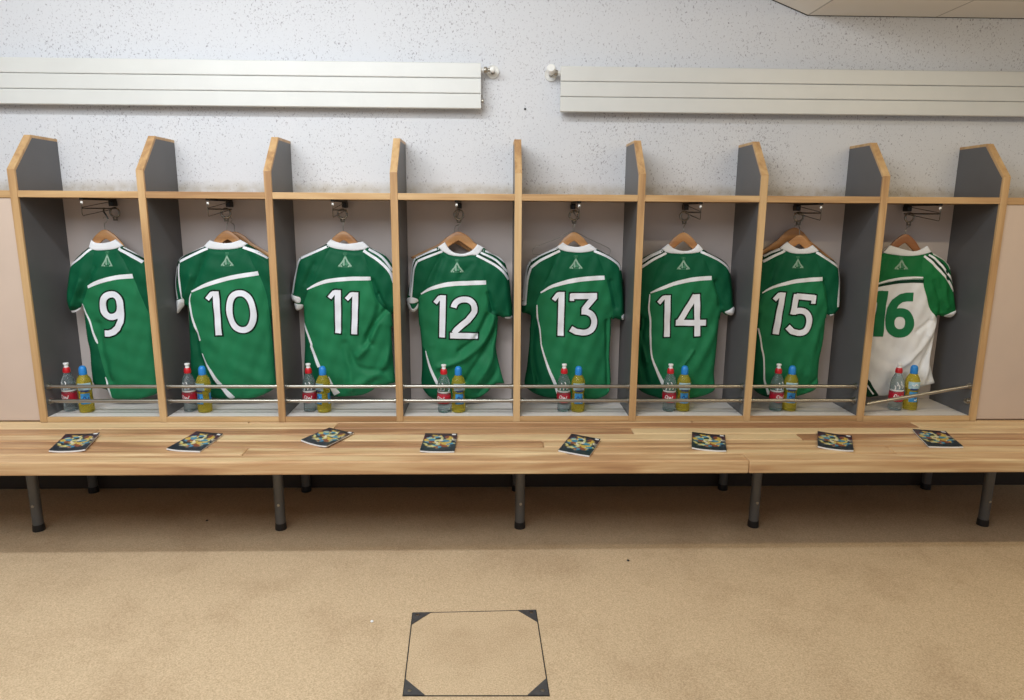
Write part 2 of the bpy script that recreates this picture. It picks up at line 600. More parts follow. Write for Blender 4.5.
# ------------------------------------------------------------------ bench
bench = thing('bench', 'long slatted ash bench on grey legs in front of the lockers', 'bench', (2.1, -0.25, FZ))
st = MB()
rows = [(-0.5013 + 0.0834 * k) for k in range(9)]
joints = {0: [2.98], 1: [-0.2, 1.02, 3.6], 2: [2.2], 3: [1.22, 3.3], 4: [0.3, 2.6], 5: [1.30, 3.9], 6: [0.9, 2.9], 7: [1.9], 8: [0.4, 3.0]}
random.seed(11)
for k, y in enumerate(rows):
    xs = [-0.80] + joints[k] + [4.98]
    for a, b in zip(xs[:-1], xs[1:]):
        st.box(a + 0.0004, b - 0.0004, y, y + 0.0760, -0.0537 if k == 0 else -0.040, -0.0002, random.random())
st.build('seat_slats', M['bench'], bench, bevel=0.006)
LEGX = [0.020, 1.064, 2.113, 3.157, 4.203]
for k, x in enumerate(LEGX):
    MB().box(x - 0.02, x + 0.02, -0.36, 0.305, -0.070, -0.0405).build('cross_beam', M['leg'], bench)
    for yy in (-0.150, 0.268):
        lg = MB().tube([(x, yy, -0.0705), (x, yy, FZ + 0.028)], 0.0215, 16).build('leg', M['leg'], bench)
        MB().lathe([(0.0245, 0.0), (0.0245, 0.012), (0.0230, 0.030)], (x, yy, FZ + 0.0003), 16).build('foot', M['black'], lg)
        if yy < 0:
            MB().lathe([(0.006, -0.0210), (0.006, -0.025), (0.001, -0.026)], (x + 0.002, yy, FZ + 0.12), 10, axis=1).build('bolt', M['chrome'], lg)

# ------------------------------------------------------------------ radiators
def radiator(xa, xb, z0, z1, label, end):
    r = thing('radiator', label, 'radiator', ((xa + xb) / 2, D - 0.05, z0), 'white flat radiators high on the wall')
    yf = 0.2500
    h = (z1 - z0) / 3
    for k in range(3):
        za, zb = z0 + k * h + 0.0008, z0 + (k + 1) * h - 0.0008
        e = 0.0028
        MB().prism([(yf + e, za), (yf, za + e), (yf, zb - e), (yf + e, zb), (yf + 0.014, zb), (yf + 0.014, za)], xa, xb).build('front_panel', M['white_paint'], r, bevel=0.001)
    MB().box(xa + 0.004, xb - 0.004, yf + 0.0145, D - 0.022, z0 + 0.004, z1 - 0.008).build('convector_body', M['white_paint'], r)
    xe = xb if end == 'right' else xa
    s = 1 if end == 'right' else -1
    bk = MB()
    for q in (0.25, 0.75):
        x = xa + (xb - xa) * q
        bk.box(x - 0.015, x + 0.015, D - 0.0218, D - 0.0005, z0 + 0.02, z1 - 0.02)
    bk.build('wall_bracket', M['white_paint'], r)
    zv = z1 - 0.027
    yv = D - 0.045
    pl = MB()
    pl.tube([(xe - s * 0.002, yv, zv), (xe + s * 0.012, yv, zv)], 0.0105, 14)
    pl.build('union_sleeve', M['white_plastic'], r)
    vb = MB()
    xv = xe + s * 0.052 if end == 'right' else xe - 0.040
    vb.lathe([(0.0125, 0), (0.0145, s * 0.003), (0.0145, s * 0.012), (0.0115, s * 0.016), (0.0085, s * 0.018), (0.0085, abs(xv - xe) * s * 0.9)], (xe + s * 0.0125, yv, zv), 12, axis=0)
    vb.tube([(xv, yv, zv), (xv, D - 0.006, zv)], 0.009, 12)
    vv = vb.build('valve_body', M['chrome'], r)
    if end == 'right':
        MB().lathe([(0.009, 0.0), (0.0125, -0.004), (0.0125, -0.020), (0.010, -0.023), (0.001, -0.024)], (xv, yv, zv), 14, axis=1).build('valve_cap', M['white_plastic'], vv)
        b2 = MB()
        b2.lathe([(0.007, 0), (0.009, 0.003), (0.009, 0.010), (0.005, 0.013), (0.001, 0.0135)], (xe + 0.0005, yv - 0.01, z0 + 0.036), 10, axis=0)
        b2.build('bleed_plug', M['chrome'], r)
    else:
        hd = MB()
        a = Vector((xv, yv - 0.004, zv))
        d = Vector((-0.12, -0.85, 0.30)).normalized()
        hd.tube([a, a + d * 0.012, a + d * 0.014, a + d * 0.040, a + d * 0.044, a + d * 0.0445], [0.012, 0.014, 0.0185, 0.0195, 0.0170, 0.002], 16)
        hd.build('valve_head', M['white_plastic'], vv)
    MB().lathe([(0.010, 0), (0.024, -0.001), (0.0285, -0.004), (0.0285, 0.0055), (0.010, 0.0055)], (xv, D - 0.006, zv), 20, axis=1, caps=False).build('wall_rosette', M['white_plastic'], r)


radiator(-1.0, 1.9385, 1.3815, 1.5765, 'white flat radiator high on the wall left of the small plug', 'right')
radiator(2.2935, 5.2, 1.3725, 1.5675, 'white flat radiator high on the wall right of the small plug', 'left')

# ------------------------------------------------------------------ floor hatch
hq = [at_z(x, y, FZ) for x, y in ((412.2, 613), (536.3, 610.1), (549.9, 696.5), (402.5, 696.5))]
hc = sum(hq) / 4
hatch = thing('floor_hatch', 'square carpeted access hatch with dark metal corners in the floor', 'hatch', tuple(hc))


def lerp2(q, u, v):
    return (q[0] * (1 - u) + q[1] * u) * (1 - v) + (q[3] * (1 - u) + q[2] * u) * v


def flat_poly(pts, z0, z1):
    mb = MB()
    mb.prism([(p[0], p[1]) for p in pts], z0, z1, axis=2)
    return mb


g = 0.006
gp = MB()
e = 0.0085
for (a, b, c, d) in (((0, 0), (1, 0), (1, e), (0, e)), ((0, 1 - e), (1, 1 - e), (1, 1), (0, 1)),
                     ((0, e), (e, e), (e, 1 - e), (0, 1 - e)), ((1 - e, e), (1, e), (1, 1 - e), (1 - e, 1 - e))):
    gp.prism([tuple(lerp2(hq, *q)[:2]) for q in (a, b, c, d)], FZ + 0.0003, FZ + 0.0016, axis=2)
gp.build('edge_frame', M['black_gap'], hatch)
MB().prism([tuple(lerp2(hq, *q)[:2]) for q in ((e, e), (1 - e, e), (1 - e, 1 - e), (e, 1 - e))], FZ + 0.0003, FZ + 0.0013, axis=2).build('carpet_cover', M['carpet'], hatch)
s = 0.145
for (cx, cy) in ((0, 0), (1, 0), (1, 1), (0, 1)):
    sx, sy = (1 if cx == 0 else -1), (1 if cy == 0 else -1)
    P = [lerp2(hq, cx + sx * 0.006, cy + sy * 0.006), lerp2(hq, cx + sx * (s + .006), cy + sy * 0.006), lerp2(hq, cx + sx * 0.006, cy + sy * (s * 1.15 + .006))]
    cp = MB().prism([tuple(p[:2]) for p in P], FZ + 0.0016, FZ + 0.0038, axis=2).build('corner_plate', M['hatch_metal'], hatch)
    c = lerp2(hq, cx + sx * 0.045, cy + sy * 0.045)
    MB().lathe([(0.006, 0), (0.006, 0.0012), (0.002, 0.0018)], (c[0], c[1], FZ + 0.0038), 10).build('screw', M['chrome'], cp)

# ------------------------------------------------------------------ jerseys
def cr_spline(pts, n=6, closed=False):
    P = [np.array(p, float) for p in pts]
    if len(P) < 3 and not closed:
        return [P[0] + (P[-1] - P[0]) * t for t in np.linspace(0, 1, n * 2)]
    out = []
    L = len(P)
    rng = L if closed else L - 1
    for i in range(rng):
        if closed:
            a, b, c, d = P[(i - 1) % L], P[i], P[(i + 1) % L], P[(i + 2) % L]
        else:
            a, b, c, d = P[max(i - 1, 0)], P[i], P[i + 1], P[min(i + 2, L - 1)]
        # centripetal-like damping keeps corners from overshooting
        for t in np.linspace(0, 1, n, endpoint=False):
            m1, m2 = (c - a) * 0.5, (d - b) * 0.5
            l = np.linalg.norm(c - b)
            for mm in (m1, m2):
                k = np.linalg.norm(mm)
                if k > l * 1.1:
                    mm *= l * 1.1 / k
            t2, t3 = t * t, t * t * t
            out.append((2 * t3 - 3 * t2 + 1) * b + (t3 - 2 * t2 + t) * m1 + (-2 * t3 + 3 * t2) * c + (t3 - t2) * m2)
    if not closed:
        out.append(P[-1])
    return out


def seg_dist(P, line, closed=False):
    """distance of points P (n,2) to a polyline."""
    L = np.array(line)
    A = L
    B = np.roll(L, -1, axis=0)
    if not closed:
        A, B = L[:-1], L[1:]
    best = np.full(len(P), 1e9)
    for a, b in zip(A, B):
        d = b - a
        ll = float(d @ d) + 1e-12
        t = np.clip(((P - a) @ d) / ll, 0, 1)
        q = P - (a + t[:, None] * d)
        best = np.minimum(best, np.einsum('ij,ij->i', q, q))
    return np.sqrt(best)


def inside(P, poly):
    x, y = P[:, 0], P[:, 1]
    c = np.zeros(len(P), bool)
    n = len(poly)
    j = n - 1
    for i in range(n):
        xi, yi = poly[i]
        xj, yj = poly[j]
        if yi != yj:
            k = ((yi > y) != (yj > y)) & (x < (xj - xi) * (y - yi) / (yj - yi) + xi)
            c ^= k
        j = i
    return c


def sstep(x):
    x = np.clip(x, 0, 1)
    return x * x * (3 - 2 * x)


# digit strokes: width-to-height ratio, then (points, closed) with y downwards, height 1
def ell(cx, cy, rx, ry, a0, a1, n=26, pw=2.25):
    o = []
    for i in range(n):
        a = math.radians(a0 + (a1 - a0) * i / (n - 1))
        c, s_ = math.cos(a), math.sin(a)
        o.append((cx + rx * math.copysign(abs(c) ** (2 / pw), c), cy + ry * math.copysign(abs(s_) ** (2 / pw), s_)))
    return o


SW = 0.19
h_ = SW / 2
DIG = {
    '0': (0.74, [(ell(.37, .5, .37 - h_, .5 - h_, 0, 360, 44), True)]),
    '1': (0.35, [([(.35 - h_, 0), (.35 - h_, 1)], False), ([(0.035, .225), (.16, .085), (.255, .068)], False)]),
    '2': (0.68, [([(.09, .30)] + ell(.345, .305, .345 - h_, .305 - h_, 190, 375, 20) + [(.545, .43), (.43, .56), (.29, .67), (.17, .78), (.11, .88)], False),
                 ([(0.005, .905), (.66, .905)], False), ([(.615, .99), (.63, .815)], False)]),
    '3': (0.68, [([(.03, .095), (.66, .095)], False), ([(.585, .10), (.335, .42)], False), ([(.085, .01), (.085, .23)], False),
                 ([(.27, .435)] + ell(.335, .67, .335 - h_, .235, -88, 90, 20) + [(.20, .885), (.06, .80)], False)]),
    '4': (0.74, [([(.50, .03), (.09, .70)], False), ([(.02, .665), (.74, .665)], False), ([(.515, 0), (.515, 1)], False)]),
    '5': (0.66, [([(.14, .095), (.66, .095)], False), ([(.62, .01), (.615, .26)], False), ([(.185, .02), (.150, .53)], False),
                 ([(.10, .455)] + ell(.33, .655, .33 - h_, .25, -100, 90, 22) + [(.18, .875), (.04, .76)], False)]),
    '6': (0.70, [(ell(.35, .67, .35 - h_, .33 - h_, 0, 360, 36), True),
                 ([(h_, .68), (h_, .54), (.13, .36), (.22, .21), (.37, .115), (.52, .093), (.69, .092)], False)]),
    '9': (0.70, [(ell(.35, .33, .35 - h_, .33 - h_, 0, 360, 36), True),
                 ([(.7 - h_, .32), (.7 - h_, .50), (.575, .68), (.47, .81), (.33, .885), (.2, .907), (.05, .895)], False)]),
}

CREST = [([(.5, .30), (.34, .62), (.08, .95)], .10, 'crest'), ([(.5, .30), (.66, .62), (.92, .95)], .10, 'crest'),
         ([(.42, .50), (.42, .90)], .09, 'crest'), ([(.58, .50), (.58, .90)], .09, 'crest_mid'), ([(.30, .80), (.70, .80)], .10, 'crest_mid'),
         ([(0.0, .985), (1.0, .985)], .035, 'crest_mid'), ([(.2, .90), (.30, .96)], .10, 'crest'), ([(.8, .90), (.7, .96)], .10, 'crest'),
         ([(.5, .05), (.5, .13)], .05, 'crest_mid'), ([(.38, .03), (.38, .14), (.62, .14), (.62, .03), (.38, .03)], .035, 'crest_mid'),
         ([(.5, .20), (.5, .34)], .13, 'crest_mid')]


class Jersey:
    def __init__(s, i, x0, spec):
        s.i, s.x0, s.sp = i, x0, spec
        s.xa, s.xb = i * W + HT + 0.001, (i + 1) * W - HT - 0.001
        s.build()

    def px(s, tagc, x, y):
        k = 5.8333 if tagc == 'T' else (6.3665)
        if s.i == 0 and tagc == 'T':
            k = 5.836
        return (s.x0 + x / k, (225 if tagc == 'T' else 315) + y / k)

    def w2(s, px):
        q = at_y(px[0], px[1], YJ - 0.004)
        if getattr(s, 'U', None) is not None:
            for _ in range(2):
                q = at_y(px[0], px[1], float(s.yfront([(q[0], q[2])])[0]))
        return np.array([q[0], q[2]])  # height and width in the jersey's own plane

    def pts(s, txt):
        out, tg = [], 'T'
        for tok in txt.split():
            if tok in ('T', 'B'):
                tg = tok
                continue
            a, b = tok.split(',')
            out.append(s.clampx(s.w2(s.px(tg, float(a), float(b)))))
        return out

    def clampx(s, q):
        k = 0.004
        for side, lim in ((-1, s.xa), (1, s.xb)):
            over = side * (q[0] - lim) + k
            if over > 0:
                q = np.array([lim + side * (-k + k * (1 - math.exp(-over / k))), q[1]])
        return q

    # -------- surface
    def yfront(s, P):
        P = np.asarray(P, float)
        ins = inside(P, s.U)
        d = seg_dist(P, s.U, True) * ins
        t = np.clip(d / 0.024, 0, 1)
        h = 0.015 * np.sqrt(np.clip(1 - (1 - t) ** 2, 0, 1)) + 0.014 * sstep(d / 0.11)
        for (line, wdt, amp) in s.folds:
            dd = seg_dist(P, line)
            h = h + (1.5 if s.i == 7 else 1.8) * amp * np.exp(-(dd / (0.85 * wdt)) ** 2) * sstep(d / 0.02)
        ztop, zbot = s.U[:, 1].max(), s.U[:, 1].min()
        v = np.clip((ztop - P[:, 1]) / (ztop - zbot), 0, 1)
        ph = s.i * 1.7
        wob = 0.0030 * np.sin(P[:, 0] * 46 + 2.2 * np.sin(P[:, 1] * 7 + ph) + ph) * sstep((v - 0.30) / 0.5)
        wob = wob + 0.0016 * np.sin(P[:, 0] * 95 - P[:, 1] * 38 + ph * 2)
        wob = wob + 0.0014 * np.sin(P[:, 0] * 33 + P[:, 1] * 71 + ph * 3)
        h = h + wob * sstep(d / 0.03)
        for seam in s.seams:
            ds = seg_dist(P, seam)
            h = h - 0.0022 * np.exp(-(ds / 0.005) ** 2) * sstep(d / 0.01)
        # a sleeve sits proud of the body below the armpit
        for poly, seam in s.sleevepoly:
            ip = inside(P, poly)
            ds = seg_dist(P, seam)
            h = h + ip * 0.010 * sstep(ds / 0.045) * sstep(d / 0.02)
        return YJ - h

    def yback(s, P):
        d = seg_dist(P, s.U, True)
        return YJ + 0.012 * np.sqrt(np.clip(1 - (1 - np.clip(d / 0.02, 0, 1)) ** 2, 0, 1)) + 0.016 * sstep(d / 0.10)

    def mesh_from(s, name, V, F, mat, parent):
        used = sorted({i for f in F for i in f})
        mp = {o: n for n, o in enumerate(used)}
        mb = MB()
        mb.add([V[o] for o in used], [tuple(mp[i] for i in f) for f in F], 0.0, True)
        o = mb.build(name, mat, parent)
        return o

    def solid(s, name, V2, F, off, th, mat, parent, bulge=0.0, edge=None, ysh=0.0):
        """a thin closed piece lying on the jersey's surface."""
        P = np.array(V2)
        if not bulge:
            P = s.pull_in(P)
        y = s.yfront(P) - off + ysh
        if bulge:
            d = seg_dist(P, edge, True)
            y = y - bulge * np.sqrt(np.clip(1 - (1 - np.clip(d / 0.009, 0, 1)) ** 2, 0, 1))
        n = len(P)
        V = [(p[0], yy, p[1]) for p, yy in zip(P, y)] + [(p[0], yy + th, p[1]) for p, yy in zip(P, y)]
        cnt = {}
        for f in F:
            for a, b in zip(f, f[1:] + f[:1]):
                cnt[(a, b)] = 1
        FF = [tuple(f) for f in F] + [tuple(i + n for i in reversed(f)) for f in F]
        for (a, b) in cnt:
            if (b, a) not in cnt:
                FF.append((b, a, a + n, b + n))
        mb = MB()
        mb.add(V, FF, 0.0, True)
        return mb, name, mat, parent

    def pull_in(s, P):
        """print and trim never reach past the edge of the cloth."""
        bad = np.where(~inside(P, s.U))[0]
        A, B = s.U, np.roll(s.U, -1, axis=0)
        for k in bad:
            d = B - A
            t = np.clip(np.einsum('ij,ij->i', P[k] - A, d) / (np.einsum('ij,ij->i', d, d) + 1e-12), 0, 1)
            q = A + t[:, None] * d
            P[k] = q[int(np.argmin(np.einsum('ij,ij->i', q - P[k], q - P[k])))]
        return P

    def ribbon2(s, line, wid, cols=4, maxstep=0.006, closed=False):
        """2D ribbon: returns points and faces."""
        L = [np.array(p, float) for p in line]
        Wd = list(wid) if isinstance(wid, (list, tuple, np.ndarray)) else [wid] * len(L)
        # resample
        Q, R = [], []
        n = len(L)
        for k in range(n if closed else n - 1):
            a, b = L[k], L[(k + 1) % n]
            m_ = max(1, int(np.linalg.norm(b - a) / maxstep))
            for t in range(m_):
                Q.append(a + (b - a) * t / m_)
                R.append(Wd[k] + (Wd[(k + 1) % n] - Wd[k]) * t / m_)
        if not closed:
            Q.append(L[-1])
            R.append(Wd[-1])
        V, F = [], []
        n = len(Q)
        for k in range(n):
            if closed:
                t = Q[(k + 1) % n] - Q[(k - 1) % n]
            else:
                t = Q[min(k + 1, n - 1)] - Q[max(k - 1, 0)]
            t = t / (np.linalg.norm(t) + 1e-12)
            nn = np.array([-t[1], t[0]])
            for c in range(cols + 1):
                V.append(Q[k] + nn * R[k] * (c / cols - 0.5))
        for k in range(n if closed else n - 1):
            j = (k + 1) % n
            for c in range(cols):
                F.append([k * (cols + 1) + c, k * (cols + 1) + c + 1, j * (cols + 1) + c + 1, j * (cols + 1) + c])
        return V, F

    def stripe(s, name, txt, wid, mat, parent, off=0.0016, label=None, smooth=4):
        line = s.pts(txt)
        U = 1.0 / 5.8333 / 216.0
        n = len(line)
        wid = [x * U for x in (wid if isinstance(wid, (list, tuple)) else [wid] * n)]
        L = cr_spline([np.append(p, w_) for p, w_ in zip(line, wid)], smooth)
        V, F = s.ribbon2([q[:2] for q in L], [q[2] for q in L], cols=2)
        mb, *_ = s.solid(name, V, F, off, 0.0024, mat, parent)
        o = mb.build(name, mat, parent)
        if label:
            o['label'] = label
        return o

    def patch(s, name, poly, mat, parent, off=0.002, th=0.003, bulge=0.0, step=0.006, ysh=0.0, label=None):
        V, F = s.cdt(poly, step)
        mb, *_ = s.solid(name, V, F, off, th, mat, parent, bulge, poly, ysh)
        o = mb.build(name, mat, parent)
        if label:
            o['label'] = label
        return o

    def cdt(s, poly, step, lines=()):
        poly = np.array(poly)
        vs = [Vector(p) for p in poly]
        n = len(vs)
        ed = [(k, (k + 1) % n) for k in range(n)]
        for ln in lines:
            o = len(vs)
            vs += [Vector(p) for p in ln]
            ed += [(o + k, o + k + 1) for k in range(len(ln) - 1)]
        lo, hi = poly.min(0), poly.max(0)
        gx = np.arange(lo[0], hi[0], step)
        gz = np.arange(lo[1], hi[1], step * 0.9)
        G = np.array([(x + (0.5 * step if k % 2 else 0), z) for k, z in enumerate(gz) for x in gx])
        if len(G):
            ok = inside(G, poly)
            G = G[ok]
        if len(G):
            G = G[seg_dist(G, poly, True) > step * 0.45]
        for ln in lines:
            if len(G):
                G = G[seg_dist(G, ln) > step * 0.4]
        vs += [Vector(p) for p in G]
        r = delaunay_2d_cdt(vs, ed, [], 0, 1e-6)
        V = [np.array((p[0], p[1])) for p in r[0]]
        C = np.array([sum(V[i] for i in f) / 3 for f in r[2]])
        ok = inside(C, poly)
        F = [list(f) for f, k in zip(r[2], ok) if k]
        return V, F

    def build(s):
        sp, i = s.sp, s.i
        num = sp['num']
        white = sp.get('white', False)
        out = s.pts(sp['outline'])
        cb = s.pts(sp['collar_bottom'])
        tops = cr_spline(cb, 5)
        dense = cr_spline(out, 5)
        U = dense + list(reversed(tops[1:-1]))
        # drop near-duplicate points
        keep = [U[0]]
        for q in U[1:]:
            if np.linalg.norm(q - keep[-1]) > 0.0015:
                keep.append(q)
        s.folds, s.sleevepoly, s.seams = [], [], []
        s.U = np.array(keep)
        s.xr = float(out[-1][0])
        s.folds = []
        s.sleevepoly = []
        s.seams = []
        for txt, wdt, amp in sp.get('folds', []):
            s.folds.append((np.array(cr_spline(s.pts(txt), 5)), wdt, amp))
        # raglan seams, snapped to the outline at both ends
        seams = []
        for key in ('seam_l', 'seam_r'):
            ln = s.pts(sp[key])
            a = int(np.argmin(np.linalg.norm(s.U - ln[0], axis=1)))
            b = int(np.argmin(np.linalg.norm(s.U - ln[-1], axis=1)))
            ln = cr_spline([s.U[a]] + ln[1:-1] + [s.U[b]], 5)
            seams.append((a, b, np.array(ln)))
        s.seams = [q[2] for q in seams]
        n = len(s.U)

        def ring(a, b):
            k, o = a, []
            while True:
                o.append(s.U[k])
                if k == b:
                    return o
                k = (k + 1) % n
        # outline runs collar-left -> left sleeve -> hem -> right sleeve -> collar-right
        a, b, ln = seams[0]
        pl = ring(a, b) + [q for q in reversed(list(ln[1:-1]))]
        a2, b2, ln2 = seams[1]
        pr = ring(b2, a2) + [q for q in list(ln2[1:-1])]
        s.sleevepoly = [(np.array(pl), ln), (np.array(pr), ln2)]
        yoke = np.array(cr_spline(s.pts(sp['yoke']), 5))
        # carry the yoke line on to the seams
        pipe = np.array(cr_spline(s.pts(sp['panel_edge']), 5))
        V, F = s.cdt(s.U, 0.0055, [ln, ln2, yoke, pipe])
        P = np.array(V)
        yf, yb = s.yfront(P), s.yback(P)
        C = np.array([sum(P[k] for k in f) / 3 for f in F])
        inL, inR = inside(C, s.sleevepoly[0][0]), inside(C, s.sleevepoly[1][0])
        yo = np.argsort(yoke[:, 0])
        above = C[:, 1] > np.interp(C[:, 0], yoke[yo, 0], yoke[yo, 1])
        po = np.argsort(pipe[:, 1])
        leftof = (C[:, 0] < np.interp(C[:, 1], pipe[po, 1], pipe[po, 0])) & (C[:, 1] < pipe[:, 1].max())
        VF = [(p[0], y, p[1]) for p, y in zip(P, yf)]
        VB = [(p[0], y, p[1]) for p, y in zip(P, yb)]
        x_c, z_c = s.U[:, 0].mean(), s.U[:, 1].max()
        t = thing('jersey', sp['label'], 'jersey', (x_c, YJ, z_c), 'team jerseys hanging in the lockers')
        reg = {'back_yoke': [], 'back_panel': [], 'side_panel': [], 'sleeve': [], 'sleeve_r': []}
        for k, f in enumerate(F):
            if inL[k]:
                reg['sleeve'].append(f)
            elif inR[k]:
                reg['sleeve_r'].append(f)
            elif above[k]:
                reg['back_yoke'].append(f)
            elif leftof[k]:
                reg['side_panel'].append(f)
            else:
                reg['back_panel'].append(f)
        cm = {'back_yoke': 'sleeve_green' if white else 'dgreen', 'back_panel': 'white' if white else 'green',
              'side_panel': 'stripe_dark' if white else 'dgreen', 'sleeve': 'sleeve_green' if white else 'dgreen', 'sleeve_r': 'sleeve_green' if white else 'dgreen'}
        made = {}
        for k, ff in reg.items():
            if ff:
                made[k] = s.mesh_from('sleeve' if k == 'sleeve_r' else k, VF, ff, M[cm[k]], t)
        s.mesh_from('front_panel', VB, [list(reversed(f)) for f in F], M['white' if white else 'dgreen'], t)
        body = made.get('back_panel', t)
        # collar: a padded band, and the front half of it behind
        ct = s.pts(sp['collar_top'])
        cpoly = cr_spline(cb, 4) + list(reversed(cr_spline(ct, 4)))
        kk = [cpoly[0]]
        for q in cpoly[1:]:
            if np.linalg.norm(q - kk[-1]) > 0.0012:
                kk.append(q)
        col = s.patch('collar', kk, M['white'], t, off=0.004, th=0.007, bulge=0.0035, step=0.0032)
        fpoly = [q + np.array([0, -0.016]) for q in kk]
        V2, F2 = s.cdt(fpoly, 0.007)
        mb = MB()
        pp = [(p[0], YJ + 0.034, p[1]) for p in V2] + [(p[0], YJ + 0.040, p[1]) for p in V2]
        mb.add(pp, [tuple(f) for f in F2] + [tuple(q + len(V2) for q in reversed(f)) for f in F2], 0, True)
        mb.build('collar_front', M['white'], col)
        # trims
        for key, nm, mt in (('yoke_stripe', 'yoke_stripe', 'white'), ('yoke_stripe2', 'yoke_stripe', 'stripe_dark')):
            if key in sp:
                s.stripe(nm, sp[key][0], sp[key][1], M[mt], made.get('back_yoke', t))
        for txt, wd in sp.get('piping', []):
            s.stripe('side_piping', txt, wd, M['white'], t)
        for side, txt, wd in sp.get('stripes', []):
            s.stripe('shoulder_stripe', txt, wd, M['white'], made['sleeve' if side == 'l' else 'sleeve_r'])
        for side, txt, wd in sp.get('dark_stripes', []):
            s.stripe('shoulder_stripe', txt, wd, M['stripe_dark'], made['sleeve' if side == 'l' else 'sleeve_r'], off=0.0010)
        for side, txt in sp.get('cuffs', []):
            s.patch('cuff', cr_spline(s.pts(txt), 3, True), M['white'], made['sleeve' if side == 'l' else 'sleeve_r'], off=0.0015, th=0.004, bulge=0.002, step=0.004)
        # hem seam
        # number
        for ch, quad in zip(num, sp['digits']):
            q = s.pts(quad)
            ar, strokes = DIG[ch]
            hgt = (np.linalg.norm(q[3] - q[0]) + np.linalg.norm(q[2] - q[1])) / 2
            wid_ = (np.linalg.norm(q[1] - q[0]) + np.linalg.norm(q[2] - q[3])) / 2

            def mapq(p):
                u, v = p[0] / ar, p[1]
                return (q[0] * (1 - u) + q[1] * u) * (1 - v) + (q[3] * (1 - u) + q[2] * u) * v
            layers = [(0.0, 'number_edge', 0.0018, 'outline'), (0.031, 'number_white', 0.0030, 'fill')]
            if white:
                layers = [(0.0, 'green', 0.0022, 'fill')]
            par = body
            for inset, mt, off, kind in layers:
                mb = MB()
                for k, (pts_, closed) in enumerate(strokes):
                    pw = [np.array(p, float) for p in pts_]
                    sw = SW if not (ch in '23' and len(pts_) == 2 and k == 2 and ch == '2') else 0.11
                    if ch == '1' and k == 1:
                        sw = 0.155
                    if ch == '3' and k == 2 or ch == '5' and k == 1:
                        sw = 0.16
                    if not closed and inset:
                        for e0, e1 in ((0, 1), (-1, -2)):
                            dd = pw[e1] - pw[e0]
                            pw[e0] = pw[e0] + dd / np.linalg.norm(dd) * inset
                    V1, F1 = s.ribbon2([mapq(p) for p in pw], (sw - 2 * inset) * hgt, cols=4, closed=closed)
                    m2, *_ = s.solid('d', V1, F1, off + 0.0001 * k, 0.002, None, None)
                    mb.add(m2.v, m2.f, 0, True)
                if kind == 'outline':
                    par = mb.build('number_digit', M[mt], body)
                else:
                    mb.build('number_digit' if white else 'number_fill', M[mt], body if white else par)
        # crest
        cx, cy, cw, ctop, cbot = sp['crest']
        q0, q1 = s.pts('T %g,%g' % (cx - cw / 2, ctop))[0], s.pts('T %g,%g' % (cx + cw / 2, cbot))[0]
        root = None
        for mt in ('crest', 'crest_mid'):
            mb = MB()
            for pts_, wd, mm in CREST:
                if mm != mt:
                    continue
                L = [q0 + (q1 - q0) * np.array(p) for p in pts_]
                V1, F1 = s.ribbon2(L, wd * abs(q1[0] - q0[0]), cols=1, maxstep=0.008)
                m2, *_ = s.solid('c', V1, F1, 0.0014 + (0.0003 if mt == 'crest' else 0), 0.0012, None, None)
                mb.add(m2.v, m2.f, 0, True)
            o = mb.build('crest' if root is None else 'crest_detail', M[mt], made['back_yoke'] if root is None else made['back_yoke'])
            root = o


